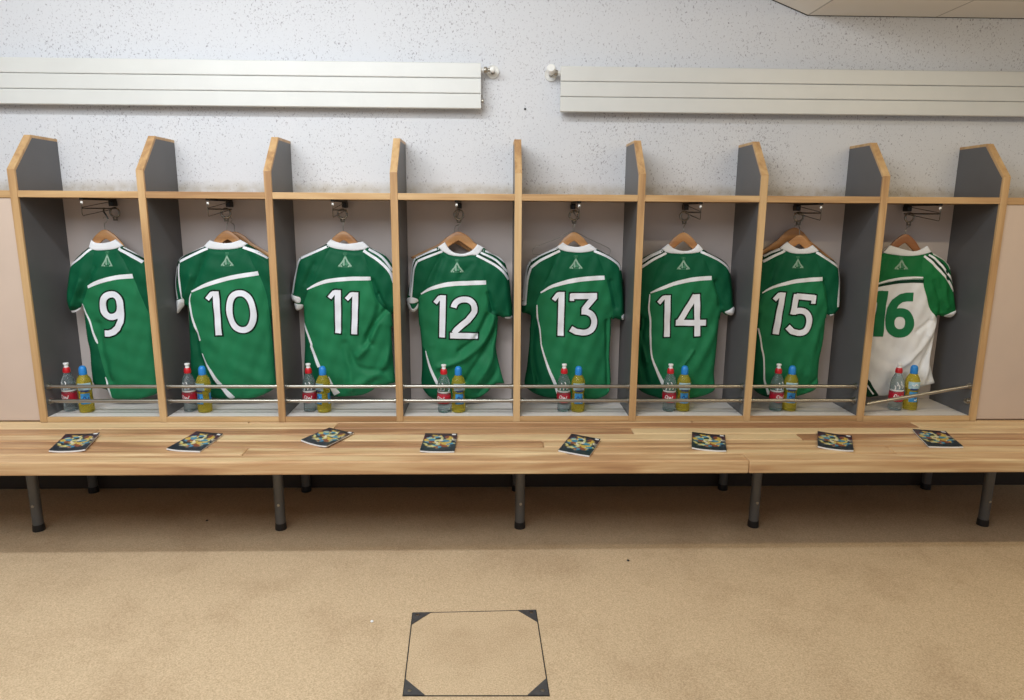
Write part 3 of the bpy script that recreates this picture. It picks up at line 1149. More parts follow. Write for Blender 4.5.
def hanger(i, pk, Y, label, mat='hanger', span=0.205, dark=False, hook_to=None, slope=0.0, drop=0.0, hw=0.040, group='wooden hangers', lim=None, steep=0.60):
    """wooden coat hanger with a bent wire hook, pk = image point of its crown."""
    c = at_y(pk[0], pk[1], Y)
    t = thing('coat_hanger', label, 'hanger', (c[0], Y, c[2]), group)
    n = 28
    top, bot = [], []
    xa, xb = i * W + HT + 0.006, (i + 1) * W - HT - 0.006
    for k in range(n + 1):
        u = -1 + 2 * k / n
        x = u * span
        ax = abs(x)
        z = -steep * (math.sqrt(ax * ax + 0.020 ** 2) - 0.020) + 0.10 * max(0, ax - 0.09) - (0.010 * float(sstep(np.array((ax - 0.045) / 0.03))))
        z += slope * x
        zl = -steep * (math.sqrt(ax * ax + 0.006 ** 2) - 0.006) + 0.10 * max(0, ax - 0.09) - hw + slope * x
        if lim is not None and not lim.x0 < c[0] + x < lim.x1:
            z = min(z, lim(c[0] + x) - 0.012 - c[2])
        hh = hw - (hw - 0.020) * min(1, ax / 0.13)
        if ax > span - 0.02:
            hh *= math.sqrt(max(0.05, 1 - ((ax - span + 0.02) / 0.02) ** 2))
        yo = 0.008 * (1 - math.cos(min(1, ax / span) * 1.3))
        xx = min(max(c[0] + x, xa), xb)
        top.append((xx, Y + yo, c[2] + z))
        bot.append((xx, Y + yo, c[2] + (min(zl, z - 0.016) if ax < 0.09 else z - hh)))
    V, F = [], []
    th = 0.0065
    for a, b in zip(top, bot):
        V += [(a[0], a[1] - th * 0.6, a[2]), (a[0], a[1] - th, a[2] - 0.006), (b[0], b[1] - th, b[2] + 0.004), (b[0], b[1] - th * .6, b[2]),
              (b[0], b[1] + th * .6, b[2]), (b[0], b[1] + th, b[2] + 0.004), (a[0], a[1] + th, a[2] - 0.006), (a[0], a[1] + th * .6, a[2])]
    for k in range(n):
        for j in range(8):
            F.append((k * 8 + j, k * 8 + (j + 1) % 8, (k + 1) * 8 + (j + 1) % 8, (k + 1) * 8 + j))
    F += [tuple(range(8)), tuple(range(n * 8 + 7, n * 8 - 1, -1))]
    mb = MB().add(V, F, random.random() * 0.5, True)
    mb.build('hanger_body', M[mat], t)
    if hook_to is None:
        hook_to = (c[0], Y, c[2] + 0.055)
    a = Vector((c[0], Y, c[2] - 0.012))
    h = Vector(hook_to)
    mid = Vector((c[0], Y, c[2] + (h.z - c[2]) * 0.55))
    pts_ = [a, mid, Vector((h.x + 0.004, h.y, h.z - 0.012)), Vector((h.x + 0.010, h.y, h.z)), Vector((h.x + 0.006, h.y, h.z + 0.010)), Vector((h.x - 0.003, h.y, h.z + 0.011)), Vector((h.x - 0.009, h.y, h.z + 0.004))]
    MB().tube([tuple(q) for q in cr_spline([tuple(p_) for p_ in pts_], 4)], 0.0017, 8).build('hook', M['chrome'], t)
    return t


JS = []
JS.append((0, 60, dict(num='9', label='green jersey numbered 9 hanging in the locker next to the left cupboard',
    outline='T 168,130 120,168 62,238 46,330 38,410 45,470 66,503 115,484 132,465 142,540 B 172,150 190,235 196,330 204,400 212,438 240,462 300,480 322,520 345,535 480,538 590,512 640,480 640,440 615,300 592,170 T 545,560 560,520 575,470 565,360 540,260 500,205 440,165 365,122',
    collar_bottom='T 168,130 205,147 280,145 330,136 365,122', collar_top='T 184,88 205,103 250,106 300,96 325,84',
    seam_l='T 205,147 185,230 163,362 140,430 132,465', seam_r='T 330,136 375,215 430,315 465,400 500,480 545,560',
    yoke='T 140,366 163,360 230,331 330,306 425,299 470,298', yoke_stripe=('T 163,362 230,331 330,306 425,298', [16, 22, 24, 26]),
    panel_edge='T 128,458 175,560 220,690 B 240,190 262,280 292,390 330,545', piping=[('T 130,460 175,562 212,672 B 242,182', [9, 10, 11, 4]), ('B 290,395 305,455 332,532', [4, 10, 14])],
    stripes=[('l', 'T 188,136 130,180 64,238', [13, 14, 14]), ('r', 'T 342,137 410,175 488,216', [15, 15, 15]), ('r', 'T 370,130 430,160 492,190', [4, 4, 4])],
    dark_stripes=[('l', 'T 180,128 120,172 70,222', 14), ('r', 'T 358,130 430,170 495,205', 14)],
    cuffs=[('l', 'T 64,500 92,496 116,483 118,490 92,507 70,510')],
    digits=['T 226,384 362,372 386,650 256,660'], crest=(277, 0, 66, 150, 244),
    folds=[('B 240,60 270,250 320,420', .02, -.006), ('T 200,250 120,430', .012, -.004), ('T 120,330 75,470', .012, .005), ('B 430,100 470,400', .03, .004)])))
JS.append((1, 165, dict(num='10', label='green jersey numbered 10 hanging between jerseys 9 and 11',
    outline='T 226,124 150,160 88,193 68,240 56,340 46,446 50,482 72,516 112,468 134,482 138,560 B 152,60 158,200 162,330 172,440 240,500 320,532 450,533 560,530 650,497 700,462 706,430 696,330 688,200 T 620,600 625,510 655,480 668,400 655,290 628,215 560,160 480,110',
    collar_bottom='T 226,124 260,138 350,143 440,132 480,110', collar_top='T 262,88 290,98 340,106 390,103 440,86',
    seam_l='T 262,139 215,240 155,388 140,440 134,482', seam_r='T 465,122 505,215 545,285 590,400 620,600',
    yoke='T 130,400 155,388 250,345 390,305 545,282 600,275', yoke_stripe=('T 155,389 250,346 390,306 545,281', [9, 21, 24, 24]),
    panel_edge='T 150,400 144,440 146,475 165,560 205,670 B 218,155 235,250 265,312 345,440 440,545', piping=[('T 152,400 144,435 146,472 165,562 205,672 B 219,155', [4, 6, 11, 12, 11, 5]), ('B 238,245 265,312 345,438 436,531', [6, 12, 24, 34])],
    stripes=[('l', 'T 250,136 150,180 87,213', [15, 15, 15]), ('l', 'T 228,126 120,172 78,208', [6, 6, 6]), ('l', 'T 74,240 64,330 74,432', [9, 9, 9]), ('l', 'T 84,225 84,330 100,428', [8, 9, 8]),
             ('r', 'T 455,128 530,155 606,190', [16, 16, 16])],
    dark_stripes=[('l', 'T 236,128 150,168 84,205 66,330 60,430', 22), ('r', 'T 470,118 545,150 610,182', 14)],
    cuffs=[('l', 'T 47,446 80,436 108,430 113,466 98,486 74,515 52,492')],
    digits=['T 227,378 320,378 342,650 250,650', 'T 340,376 525,368 555,632 368,640'], crest=(363, 0, 82, 158, 240),
    folds=[('B 190,120 215,260 300,440', .018, -.007), ('T 150,300 110,420', .012, .004), ('T 230,190 180,330', .012, -.003), ('B 300,160 420,300 640,420', .03, .003)])))
JS.append((2, 283, dict(num='11', label='green jersey numbered 11 hanging between jerseys 10 and 12',
    outline='T 252,110 180,150 96,192 80,240 60,330 42,404 36,434 64,456 74,494 96,496 118,476 121,520 124,580 B 134,50 138,200 134,330 138,430 200,495 310,520 400,520 500,510 560,486 605,452 650,446 715,432 715,432 705,330 695,200 690,80 T 640,590 636,518 672,512 676,430 662,330 640,240 602,185 560,158 503,130',
    collar_bottom='T 252,110 285,132 370,147 450,147 503,130', collar_top='T 280,82 310,98 365,110 420,105 465,96',
    seam_l='T 275,126 225,220 160,350 130,430 118,476', seam_r='T 466,146 490,230 512,315 545,430 590,485 636,518',
    yoke='T 118,392 140,376 200,347 270,326 400,314 512,313 560,314', yoke_stripe=('T 140,376 200,346 270,325 400,313 512,312', [6, 17, 21, 23, 21]),
    panel_edge='T 122,560 165,695 B 180,205 230,335 300,425 350,515', piping=[('T 124,570 165,692 B 182,205 230,332', [10, 12, 14, 20]), ('B 285,395 312,455 345,504', [16, 26, 40])],
    stripes=[('l', 'T 268,121 190,155 103,193', [14, 14, 14]), ('l', 'T 100,195 83,240 68,320 56,400', [13, 13, 13, 13]),
             ('r', 'T 470,149 560,210 625,277 646,335', [16, 16, 16, 14]), ('r', 'T 500,140 580,190 640,265', [12, 12, 12]), ('r', 'T 520,134 600,176 642,218', [8, 8, 8])],
    dark_stripes=[('l', 'T 260,112 180,148 112,180', 10), ('r', 'T 500,140 580,190 645,275', 44)],
    cuffs=[('l', 'T 42,403 70,414 101,425 98,454 66,446 36,433'), ('l', 'T 66,457 92,462 118,466 112,486 95,497 74,492')],
    digits=['T 257,371 343,371 343,641 260,637', 'T 356,381 448,385 439,646 354,640'], crest=(362, 0, 88, 160, 246),
    folds=[('T 520,330 560,470 B 520,190', .016, -.008), ('T 590,500 B 540,130 560,190', .014, -.008), ('B 600,60 545,190 480,260', .02, .008), ('B 700,220 600,370 430,470', .024, .008), ('B 400,180 470,330 640,360', .018, -.006), ('B 380,120 420,300 440,480', .02, .006), ('T 560,400 610,500', .010, -.006), ('T 180,230 130,340', .014, -.004)])))
JS.append((3, 400, dict(num='12', label='green jersey numbered 12 hanging left of the middle divider',
    outline='T 220,128 150,160 82,194 68,240 55,340 40,428 40,452 58,500 82,509 105,486 107,450 106,520 112,600 B 124,60 138,200 140,330 136,440 160,492 205,530 330,546 470,536 545,502 605,442 665,437 665,437 655,405 625,290 610,200 620,100 624,25 T 575,556 572,532 620,546 656,541 656,480 646,400 636,310 616,232 590,195 530,164 488,132',
    collar_bottom='T 220,128 255,157 300,177 360,183 410,177 455,170 488,132', collar_top='T 262,100 285,138 320,162 370,168 420,148 452,112',
    seam_l='T 250,153 200,240 125,400 108,430 107,450', seam_r='T 445,172 480,255 503,340 520,440 512,500 572,532',
    yoke='T 100,415 120,403 180,371 280,346 400,339 503,335 540,334', yoke_stripe=('T 122,403 180,371 280,346 400,339 502,335', [6, 18, 25, 25, 24]),
    panel_edge='T 108,480 122,690 B 162,225 190,330 240,440 262,545', piping=[('B 163,228 190,330 238,438 262,500', [4, 14, 18, 16])],
    stripes=[('l', 'T 248,153 150,190 103,211', [12, 13, 13]), ('l', 'T 226,136 150,164 92,191', [12, 12, 12]), ('l', 'T 100,212 80,262 65,420', [11, 11, 11]), ('l', 'T 88,193 70,242 55,412', [11, 10, 10]),
             ('r', 'T 446,176 540,225 600,270 634,318', [14, 14, 14, 12]), ('r', 'T 470,160 560,205 632,278', [12, 12, 11]), ('r', 'T 486,148 560,176 612,218', [10, 10, 9])],
    dark_stripes=[('l', 'T 236,142 150,176 95,202 74,250 60,410', 24), ('r', 'T 468,160 555,205 630,282', 40)],
    cuffs=[('l', 'T 40,430 62,421 100,431 106,448 72,457 41,447'), ('l', 'T 42,452 56,458 66,482 80,490 96,472 106,456 104,486 82,508 58,498'), ('r', 'T 612,538 640,536 657,528 657,541 636,548 616,546')],
    digits=['T 193,402 273,402 266,664 190,660', 'T 292,412 452,406 464,674 282,668'], crest=(333, 0, 84, 198, 276),
    folds=[('B 600,20 540,160 400,280 250,330', .018, .009), ('B 610,90 520,260 420,420', .016, -.008), ('B 615,180 560,330 470,460', .018, .008), ('B 560,0 480,150 380,230', .014, -.007), ('B 640,300 590,400 500,500', .016, -.006), ('B 200,200 230,420', .02, .004), ('T 515,400 540,500', .010, -.008), ('T 250,190 200,330', .016, -.004), ('T 420,230 350,300', .014, -.003)])))
JS.append((4, 515, dict(num='13', label='green jersey numbered 13 hanging right of the middle divider',
    outline='T 242,130 150,173 88,208 65,258 50,340 42,440 38,468 42,511 68,516 92,532 88,600 B 94,80 94,150 76,330 60,440 95,482 160,515 240,532 400,540 540,530 600,490 610,400 602,260 610,120 614,20 T 572,552 584,545 622,556 641,551 643,520 636,400 626,300 612,228 560,185 482,142',
    collar_bottom='T 242,130 275,148 340,160 420,158 482,142', collar_top='T 280,102 310,120 360,128 400,122 434,110',
    seam_l='T 268,146 210,270 150,395 105,500 92,532', seam_r='T 470,146 500,220 530,305 560,430 572,552',
    yoke='T 130,402 148,395 220,356 330,326 430,313 522,307 560,305', yoke_stripe=('T 149,395 220,356 330,326 430,313 522,307', [7, 18, 25, 26, 24]),
    panel_edge='T 126,450 130,540 145,610 152,690 B 165,180 180,240 215,345 255,440 275,540', piping=[('T 128,466 131,540 145,610 152,688 B 165,180 180,240 215,345 255,438 272,500', [6, 9, 8, 7, 7, 10, 15, 19, 14])],
    stripes=[('l', 'T 262,150 150,205 93,248', [14, 14, 14]), ('l', 'T 246,132 150,173 92,209', [13, 13, 13]), ('l', 'T 92,249 72,320 60,452', [13, 13, 13]), ('l', 'T 88,211 66,260 48,440', [13, 13, 13]),
             ('r', 'T 460,151 540,185 600,227 616,262', [14, 14, 14, 12])],
    dark_stripes=[('l', 'T 254,142 150,189 92,230 68,300 52,445', 26), ('r', 'T 474,146 545,180 612,232', 20), ('r', 'T 626,330 640,510', 12)],
    cuffs=[('l', 'T 41,446 64,444 65,466 40,468'), ('r', 'T 622,532 640,518 642,551 626,553')],
    digits=['T 212,382 294,382 286,656 211,650', 'T 312,390 491,388 490,652 298,652'], crest=(355, 0, 84, 176, 256),
    folds=[('B 130,40 110,250 150,430', .014, -.007), ('B 90,200 130,470', .012, .006), ('B 585,40 590,480', .010, -.007), ('T 240,180 200,320', .014, -.004), ('B 320,160 280,400', .03, .003), ('T 560,330 590,480', .012, -.005)])))
JS.append((5, 630, dict(num='14', label='green jersey numbered 14 hanging between jerseys 13 and 15',
    outline='T 185,140 130,165 75,192 40,225 22,280 12,380 8,470 30,520 62,532 62,600 B 46,120 38,250 40,440 75,488 140,516 225,535 400,530 485,510 540,478 540,430 536,370 548,250 562,100 570,15 T 524,560 534,510 560,525 598,525 611,495 604,458 598,380 588,290 574,238 530,198 470,168 428,142',
    collar_bottom='T 185,140 215,160 270,167 320,168 370,165 410,156 428,142', collar_top='T 222,110 258,138 318,152 370,140 396,110',
    seam_l='T 213,158 170,260 118,396 80,480 62,532', seam_r='T 412,155 450,230 482,312 522,440 524,560',
    yoke='T 90,408 118,396 180,371 280,336 380,316 477,309 520,306', yoke_stripe=('T 119,396 180,371 280,336 380,316 476,309', [7, 17, 22, 24, 24]),
    panel_edge='T 114,400 110,480 120,560 120,690 B 130,180 140,270 170,350 210,440 232,545', piping=[('T 115,404 110,480 119,560 120,688 B 131,180 140,270 170,350 210,438 228,500', [5, 9, 10, 10, 9, 10, 15, 21, 14])],
    stripes=[('l', 'T 212,162 130,205 68,246', [14, 14, 14]), ('l', 'T 190,149 120,181 68,214', [14, 14, 14]),
             ('r', 'T 412,156 500,195 560,236 584,278', [14, 14, 14, 12])],
    dark_stripes=[('l', 'T 200,155 125,193 60,232', 22), ('r', 'T 428,150 515,190 575,240', 18)],
    cuffs=[('r', 'T 552,508 580,494 605,475 611,496 598,525 576,524')],
    digits=['T 152,402 245,402 238,660 149,660', 'T 255,396 450,396 452,656 252,656'], crest=(312, 0, 80, 186, 260),
    folds=[('B 90,30 70,220 110,430', .012, -.008), ('B 60,130 100,300', .010, .007), ('B 400,230 330,330', .010, .005), ('B 540,100 430,300 330,440', .028, .006), ('T 200,230 150,330', .014, -.004), ('T 500,330 525,470', .010, -.006)])))
JS.append((6, 745, dict(num='15', label='green jersey numbered 15 hanging between jersey 14 and the white one',
    outline='T 205,133 150,156 106,180 75,212 55,280 42,380 40,470 55,505 76,518 72,580 B 68,120 54,300 48,440 70,488 140,522 250,536 330,520 440,482 466,440 466,390 476,280 500,160 514,20 T 476,545 480,522 500,531 520,524 552,482 556,380 548,258 525,214 470,180 432,150',
    collar_bottom='T 205,133 235,150 280,165 330,168 390,164 432,150', collar_top='T 245,98 270,118 312,138 360,135 394,118',
    seam_l='T 232,149 190,260 120,385 85,460 76,518', seam_r='T 408,158 432,230 455,312 476,400 476,545',
    yoke='T 80,408 100,397 165,363 280,331 380,319 452,314 490,312', yoke_stripe=('T 101,397 165,362 280,331 380,319 451,314', [6, 14, 22, 24, 22]),
    panel_edge='T 74,590 95,695 B 105,200 122,290 122,400 130,440 158,525', piping=[('T 76,602 95,692 B 105,200 121,290 122,400 130,440 152,505', [8, 8, 9, 9, 9, 12, 18])],
    stripes=[('l', 'T 232,149 160,185 103,213', [14, 14, 14]), ('l', 'T 210,136 150,159 106,181', [12, 12, 12]),
             ('r', 'T 416,159 500,212 541,245', [16, 16, 15]), ('r', 'T 543,250 550,320 546,400 543,478', [14, 14, 14, 16])],
    dark_stripes=[('l', 'T 222,142 155,172 100,198', 20), ('r', 'T 435,160 510,206 545,238', 18)],
    cuffs=[('r', 'T 494,524 514,519 519,523 500,533')],
    digits=['T 166,383 243,386 198,645 118,641', 'T 260,386 412,400 386,658 224,650'], crest=(308, 0, 72, 180, 252),
    folds=[('T 180,200 150,330', .014, -.003), ('B 300,180 250,440', .03, .004), ('B 470,80 400,380', .02, .004), ('T 465,330 500,500', .010, -.006), ('B 380,480 460,400', .012, -.004)])))
JS.append((7, 860, dict(num='16', white=True, label='white jersey numbered 16 with green sleeves, the only white jersey',
    outline='T 135,163 100,190 70,225 45,290 30,380 25,470 45,515 68,528 66,600 B 52,200 44,330 40,440 40,520 120,516 168,514 350,468 478,435 478,435 456,350 446,290 470,150 493,22 T 447,548 456,527 500,536 534,536 565,514 560,488 548,400 536,320 522,242 490,204 450,176 418,158',
    collar_bottom='T 135,163 200,174 280,181 360,174 418,158', collar_top='T 172,118 240,138 310,153 350,145 390,122',
    seam_l='T 175,172 140,250 100,345 75,450 68,528', seam_r='T 372,172 362,240 368,310 385,400 412,495 447,548',
    yoke='T 80,362 110,348 200,326 290,317 370,317 420,317', yoke_stripe=('T 104,342 200,318 300,307 368,307', [8, 13, 12, 9]), yoke_stripe2=('T 104,356 200,336 290,328 371,328', [12, 18, 19, 20]),
    panel_edge='B 30,400 62,420 90,470 128,530', piping=[('B 40,440 60,470 85,505', [8, 8, 8])],
    stripes=[('r', 'T 374,181 440,240 510,320 541,386', [13, 14, 14, 12]), ('r', 'T 400,173 480,240 537,337', [12, 12, 11]), ('r', 'T 425,168 490,206 522,257', [11, 11, 10])],
    dark_stripes=[('r', 'T 398,172 470,240 530,330', 46)],
    cuffs=[('r', 'T 490,530 526,513 559,491 565,514 534,536 510,538')],
    digits=['T 85,383 155,385 126,652 44,645', 'T 160,397 312,395 306,656 150,656'], crest=(240, 0, 86, 184, 260),
    folds=[('B 480,60 380,220 250,330', .016, .008), ('B 480,100 420,260 360,400', .014, -.007), ('B 470,180 430,330 400,440', .014, .007), ('T 410,560 340,620', .014, -.006), ('T 440,500 400,640', .014, .006), ('T 430,330 470,500', .012, -.006), ('T 480,300 500,480', .014, .005)])))

peaks = [(105, 229.5), (227, 230.2), (343.3, 231), (458.3, 231.5), (574, 232), (683.5, 232.3), (799.3, 235), (905.5, 234)]
HL = ['wooden hanger holding the jersey numbered ' + b for b in BAYS]
for (i, x0, spec) in JS:
    J = Jersey(i, x0, spec)
    rg = RING[i]
    Uj = J.U

    def lim(x, Uj=Uj):
        b_ = []
        for p_, q_ in zip(Uj, np.roll(Uj, -1, axis=0)):
            if (p_[0] - x) * (q_[0] - x) <= 0 and p_[0] != q_[0]:
                b_.append(p_[1] + (q_[1] - p_[1]) * (x - p_[0]) / (q_[0] - p_[0]))
        return max(b_) if b_ else -9.0
    lim.x0, lim.x1 = Uj[0][0] + 0.004, J.xr - 0.004
    hk = (rg[0], rg[1], rg[2] - 0.030)
    if i == 0:
        hk = (W / 2 - 0.002, 0.19, 0.885)
        cr = [o for o in COL.objects if o.name.startswith('coat_rail')][0]
        kp = MB()
        kp.tube([(W / 2, 0.186, 0.9365), (W / 2 - 0.004, 0.188, 0.920), (W / 2 + 0.004, 0.19, 0.905), (W / 2 + 0.012, 0.19, 0.888)], [0.004, 0.0035, 0.0035, 0.003], 8)
        kp.build('swivel_clip', M['black'], cr)
    hanger(i, peaks[i], YJ + 0.009, HL[i], steep=0.72 if i == 3 else 0.95, mat='hanger_dark' if i == 7 else 'hanger', hook_to=hk, span=0.165, lim=lim, group='wooden hangers holding jerseys')
# spare hangers behind some of the jerseys
YS = 0.258
hanger(1, (234.5, 231.5), YS, 'spare wooden hanger showing behind the hanger of jersey 10', hook_to=(RING[1][0] + .008, .235, RING[1][2] - .03), steep=0.70, group='spare hangers')
hanger(3, (455, 234.5), YS, 'spare wooden hanger sticking out left behind jersey 12', hook_to=(RING[3][0], .235, RING[3][2] - .03), slope=-0.03, group='spare hangers')
hanger(6, (794.5, 227.5), YS, 'larger spare wooden hanger showing behind jersey 15', hook_to=(RING[6][0] - .006, .25, RING[6][2] - .03), slope=0.0, hw=0.045, steep=0.83, group='spare hangers')
# thin wire hanger behind jersey 13
c = at_y(573, 229, YS)
wh = thing('wire_hanger', 'thin grey wire hanger behind the jersey numbered 13', 'hanger', tuple(c))
pl = [at_y(515 + x / 5.8333, 225 + y / 5.8333, YS) for x, y in ((335, 38), (250, 78), (170, 108), (115, 133), (103, 150), (108, 170), (125, 172))]
pr = [at_y(515 + x / 5.8333, 225 + y / 5.8333, YS) for x, y in ((335, 38), (430, 80), (500, 112), (550, 138), (556, 155), (548, 172), (520, 175))]
ww = MB()
ww.tube([tuple(q) for q in cr_spline([tuple(p_) for p_ in reversed(pl)] + [tuple(p_) for p_ in pr[1:]], 4)], 0.0013, 8)
ww.tube([tuple(pl[-1]), tuple(pr[-1])], 0.0013, 8)
ww.build('wire_frame', M['chrome'], wh)
MB().tube([tuple(q) for q in cr_spline([tuple(pl[0]), (c[0], YS, c[2] + 0.02), (c[0] + 0.008, 0.24, RING[4][2] - 0.035), (c[0] + 0.004, .235, RING[4][2] - 0.020), (c[0] - .006, .232, RING[4][2] - .024)], 4)], 0.0014, 8).build('hook', M['chrome'], wh)


# ------------------------------------------------------------------ bottles
def glassy(name, col, rough=0.08, alpha=0.0, trans=0.9):
    mt, nt, b = new_mat(name)
    tc = N(nt, 'ShaderNodeTexCoord')
    no = N(nt, 'ShaderNodeTexNoise', Scale=30.0)
    nt.links.new(tc.outputs['Object'], no.inputs['Vector'])
    r = ramp(nt, [(0.3, [c_ * 0.96 for c_ in col]), (0.7, col)])
    nt.links.new(no.outputs['Fac'], r.inputs[0])
    nt.links.new(r.outputs[0], b.inputs['Base Color'])
    b.inputs['Roughness'].default_value = rough
    b.inputs['Transmission Weight'].default_value = trans
    b.inputs['IOR'].default_value = 1.25
    return mt


M['water'] = glassy('clear_bottle', (0.66, 0.78, 0.82))
M['isotonic'] = glassy('yellow_drink', (0.72, 0.60, 0.08), trans=0.7)
M['red_cap'] = plain('red_cap_plastic', (0.55, 0.012, 0.02), 0.35)
M['blue_cap'] = plain('blue_cap_plastic', (0.022, 0.24, 0.68), 0.35)
M['red_label'] = plain('red_label', (0.50, 0.012, 0.035), 0.35, var=0.15)
M['blue_label'] = plain('blue_label', (0.04, 0.27, 0.60), 0.35, var=0.35, scale=50)
M['pale_label'] = plain('pale_blue_label', (0.42, 0.62, 0.72), 0.35, var=0.2, scale=60)
M['navy_label'] = plain('navy_label', (0.02, 0.05, 0.20), 0.35)
M['print_white'] = plain('white_print', (0.85, 0.85, 0.86), 0.4, var=0.02)


def band(mb, c, prof_r, z0, z1, a0, a1, seg=14, t=0.0007, rows=4):
    """a curved label patch on a bottle; prof_r(z) gives the radius."""
    V, F = [], []
    for r_ in range(rows + 1):
        z = z0 + (z1 - z0) * r_ / rows
        for k in range(seg + 1):
            a = math.radians(a0 + (a1 - a0) * k / seg)
            R = prof_r(z) + t
            V.append((c[0] + R * math.cos(a), c[1] + R * math.sin(a), c[2] + z))
    for r_ in range(rows):
        for k in range(seg):
            F.append((r_ * (seg + 1) + k, r_ * (seg + 1) + k + 1, (r_ + 1) * (seg + 1) + k + 1, (r_ + 1) * (seg + 1) + k))
    mb.add(V, F, 0, True)


def rad(prof):
    zs = [p[1] for p in prof]
    rs = [p[0] for p in prof]
    return lambda z: float(np.interp(z, zs, rs))


def squiggle(mb, c, R, pts_, wd, t=0.0012):
    """a brush mark on the label: pts are (angle deg, z)."""
    L = [np.array(p, float) for p in cr_spline([(math.radians(a) * R(z), z) for a, z in pts_], 5)]
    V, F = [], []
    for k, p_ in enumerate(L):
        tt = L[min(k + 1, len(L) - 1)] - L[max(k - 1, 0)]
        tt = tt / (np.linalg.norm(tt) + 1e-9)
        nn = np.array([-tt[1], tt[0]])
        for sgn in (-1, 1):
            q = p_ + nn * sgn * wd / 2
            a = q[0] / R(p_[1])
            rr = R(q[1]) + t
            V.append((c[0] + rr * math.cos(a), c[1] + rr * math.sin(a), c[2] + q[1]))
    F = [(2 * k, 2 * k + 1, 2 * k + 3, 2 * k + 2) for k in range(len(L) - 1)]
    mb.add(V, F, 0, True)


RB = [(0.022, 0.0), (0.0285, 0.003), (0.0295, 0.012), (0.0280, 0.030), (0.0300, 0.045), (0.0315, 0.060), (0.0315, 0.088), (0.0290, 0.094), (0.0300, 0.100), (0.0300, 0.125), (0.0270, 0.145), (0.0200, 0.162), (0.0145, 0.172), (0.0135, 0.178)]
YB = [(0.024, 0.0), (0.0300, 0.003), (0.0315, 0.012), (0.0315, 0.040), (0.0285, 0.060), (0.0275, 0.085), (0.0300, 0.105), (0.0320, 0.122), (0.0315, 0.138), (0.0270, 0.155), (0.0190, 0.168), (0.0160, 0.173)]


def red_bottle(x, y, rot, label):
    c = (x, y, ZB + 0.0005)
    t = thing('water_bottle', label, 'bottle', c, 'red capped water bottles')
    bd = MB().lathe(RB, c, 24).build('bottle_body', M['water'], t)
    R = rad(RB)
    l1 = MB()
    band(l1, c, R, 0.045, 0.092, rot - 150, rot + 150, 30)
    lo = l1.build('label', M['red_label'], t)
    sq = MB()
    squiggle(sq, c, R, [(rot - 38, 0.066), (rot - 30, 0.078), (rot - 18, 0.078), (rot - 14, 0.066), (rot - 24, 0.062), (rot - 30, 0.070)], 0.0032)
    squiggle(sq, c, R, [(rot - 6, 0.076), (rot + 0, 0.064), (rot + 8, 0.072), (rot + 16, 0.062), (rot + 28, 0.078)], 0.0032)
    sq.build('label_print', M['print_white'], lo)
    l2 = MB()
    band(l2, c, R, 0.094, 0.101, rot - 150, rot + 150, 30, t=0.0006)
    for a, z in ((-36, 0.112), (-20, 0.130), (-4, 0.116), (12, 0.134), (26, 0.118)):
        squiggle(l2, c, R, [(rot + a, z - 0.010), (rot + a + 5, z), (rot + a - 4, z + 0.009)], 0.004, 0.0008)
    l2.build('body_print', M['print_white'], bd)
    cp = MB().lathe([(0.0150, 0.1785), (0.0158, 0.181), (0.0158, 0.190), (0.0135, 0.199), (0.0110, 0.203)], c, 20).build('cap', M['red_cap'], t)
    MB().lathe([(0.0098, 0.203), (0.0085, 0.208), (0.0085, 0.213), (0.0112, 0.216), (0.0115, 0.2215), (0.0095, 0.2235)], c, 16).build('spout', M['print_white'], cp)
    return t


def yellow_bottle(x, y, rot, label):
    c = (x, y, ZB + 0.0005)
    t = thing('sports_drink_bottle', label, 'bottle', c, 'blue capped sports drink bottles')
    bd = MB().lathe(YB, c, 24).build('bottle_body', M['isotonic'], t)
    R = rad(YB)
    lb = MB()
    band(lb, c, R, 0.042, 0.090, rot - 42, rot + 34, 14)
    band(lb, c, R, 0.042, 0.090, rot + 90, rot + 150, 12)
    band(lb, c, R, 0.042, 0.090, rot - 150, rot - 90, 12)
    lo = lb.build('label', M['blue_label'], t)
    lc = MB()
    band(lc, c, R, 0.104, 0.138, rot - 55, rot + 50, 16)
    lc.build('upper_label', M['pale_label'], t)
    nv = MB()
    band(nv, c, R, 0.098, 0.106, rot - 36, rot + 30, 10, t=0.0011)
    squiggle(nv, c, R, [(rot - 24, 0.066), (rot - 8, 0.076), (rot + 10, 0.060), (rot + 24, 0.072)], 0.004)
    nv.build('label_print', M['navy_label'], lo)
    wp = MB()
    squiggle(wp, c, R, [(rot - 26, 0.124), (rot - 10, 0.120), (rot + 4, 0.128), (rot + 20, 0.121)], 0.0045)
    squiggle(wp, c, R, [(rot + 2, 0.052), (rot + 14, 0.050), (rot + 28, 0.056)], 0.004)
    wp.build('logo_print', M['print_white'], lo)
    MB().lathe([(0.0158, 0.1735), (0.0166, 0.176), (0.0166, 0.190), (0.0160, 0.200), (0.0135, 0.208), (0.0085, 0.213), (0.001, 0.2145)], c, 20).build('cap', M['blue_cap'], t)
    return t


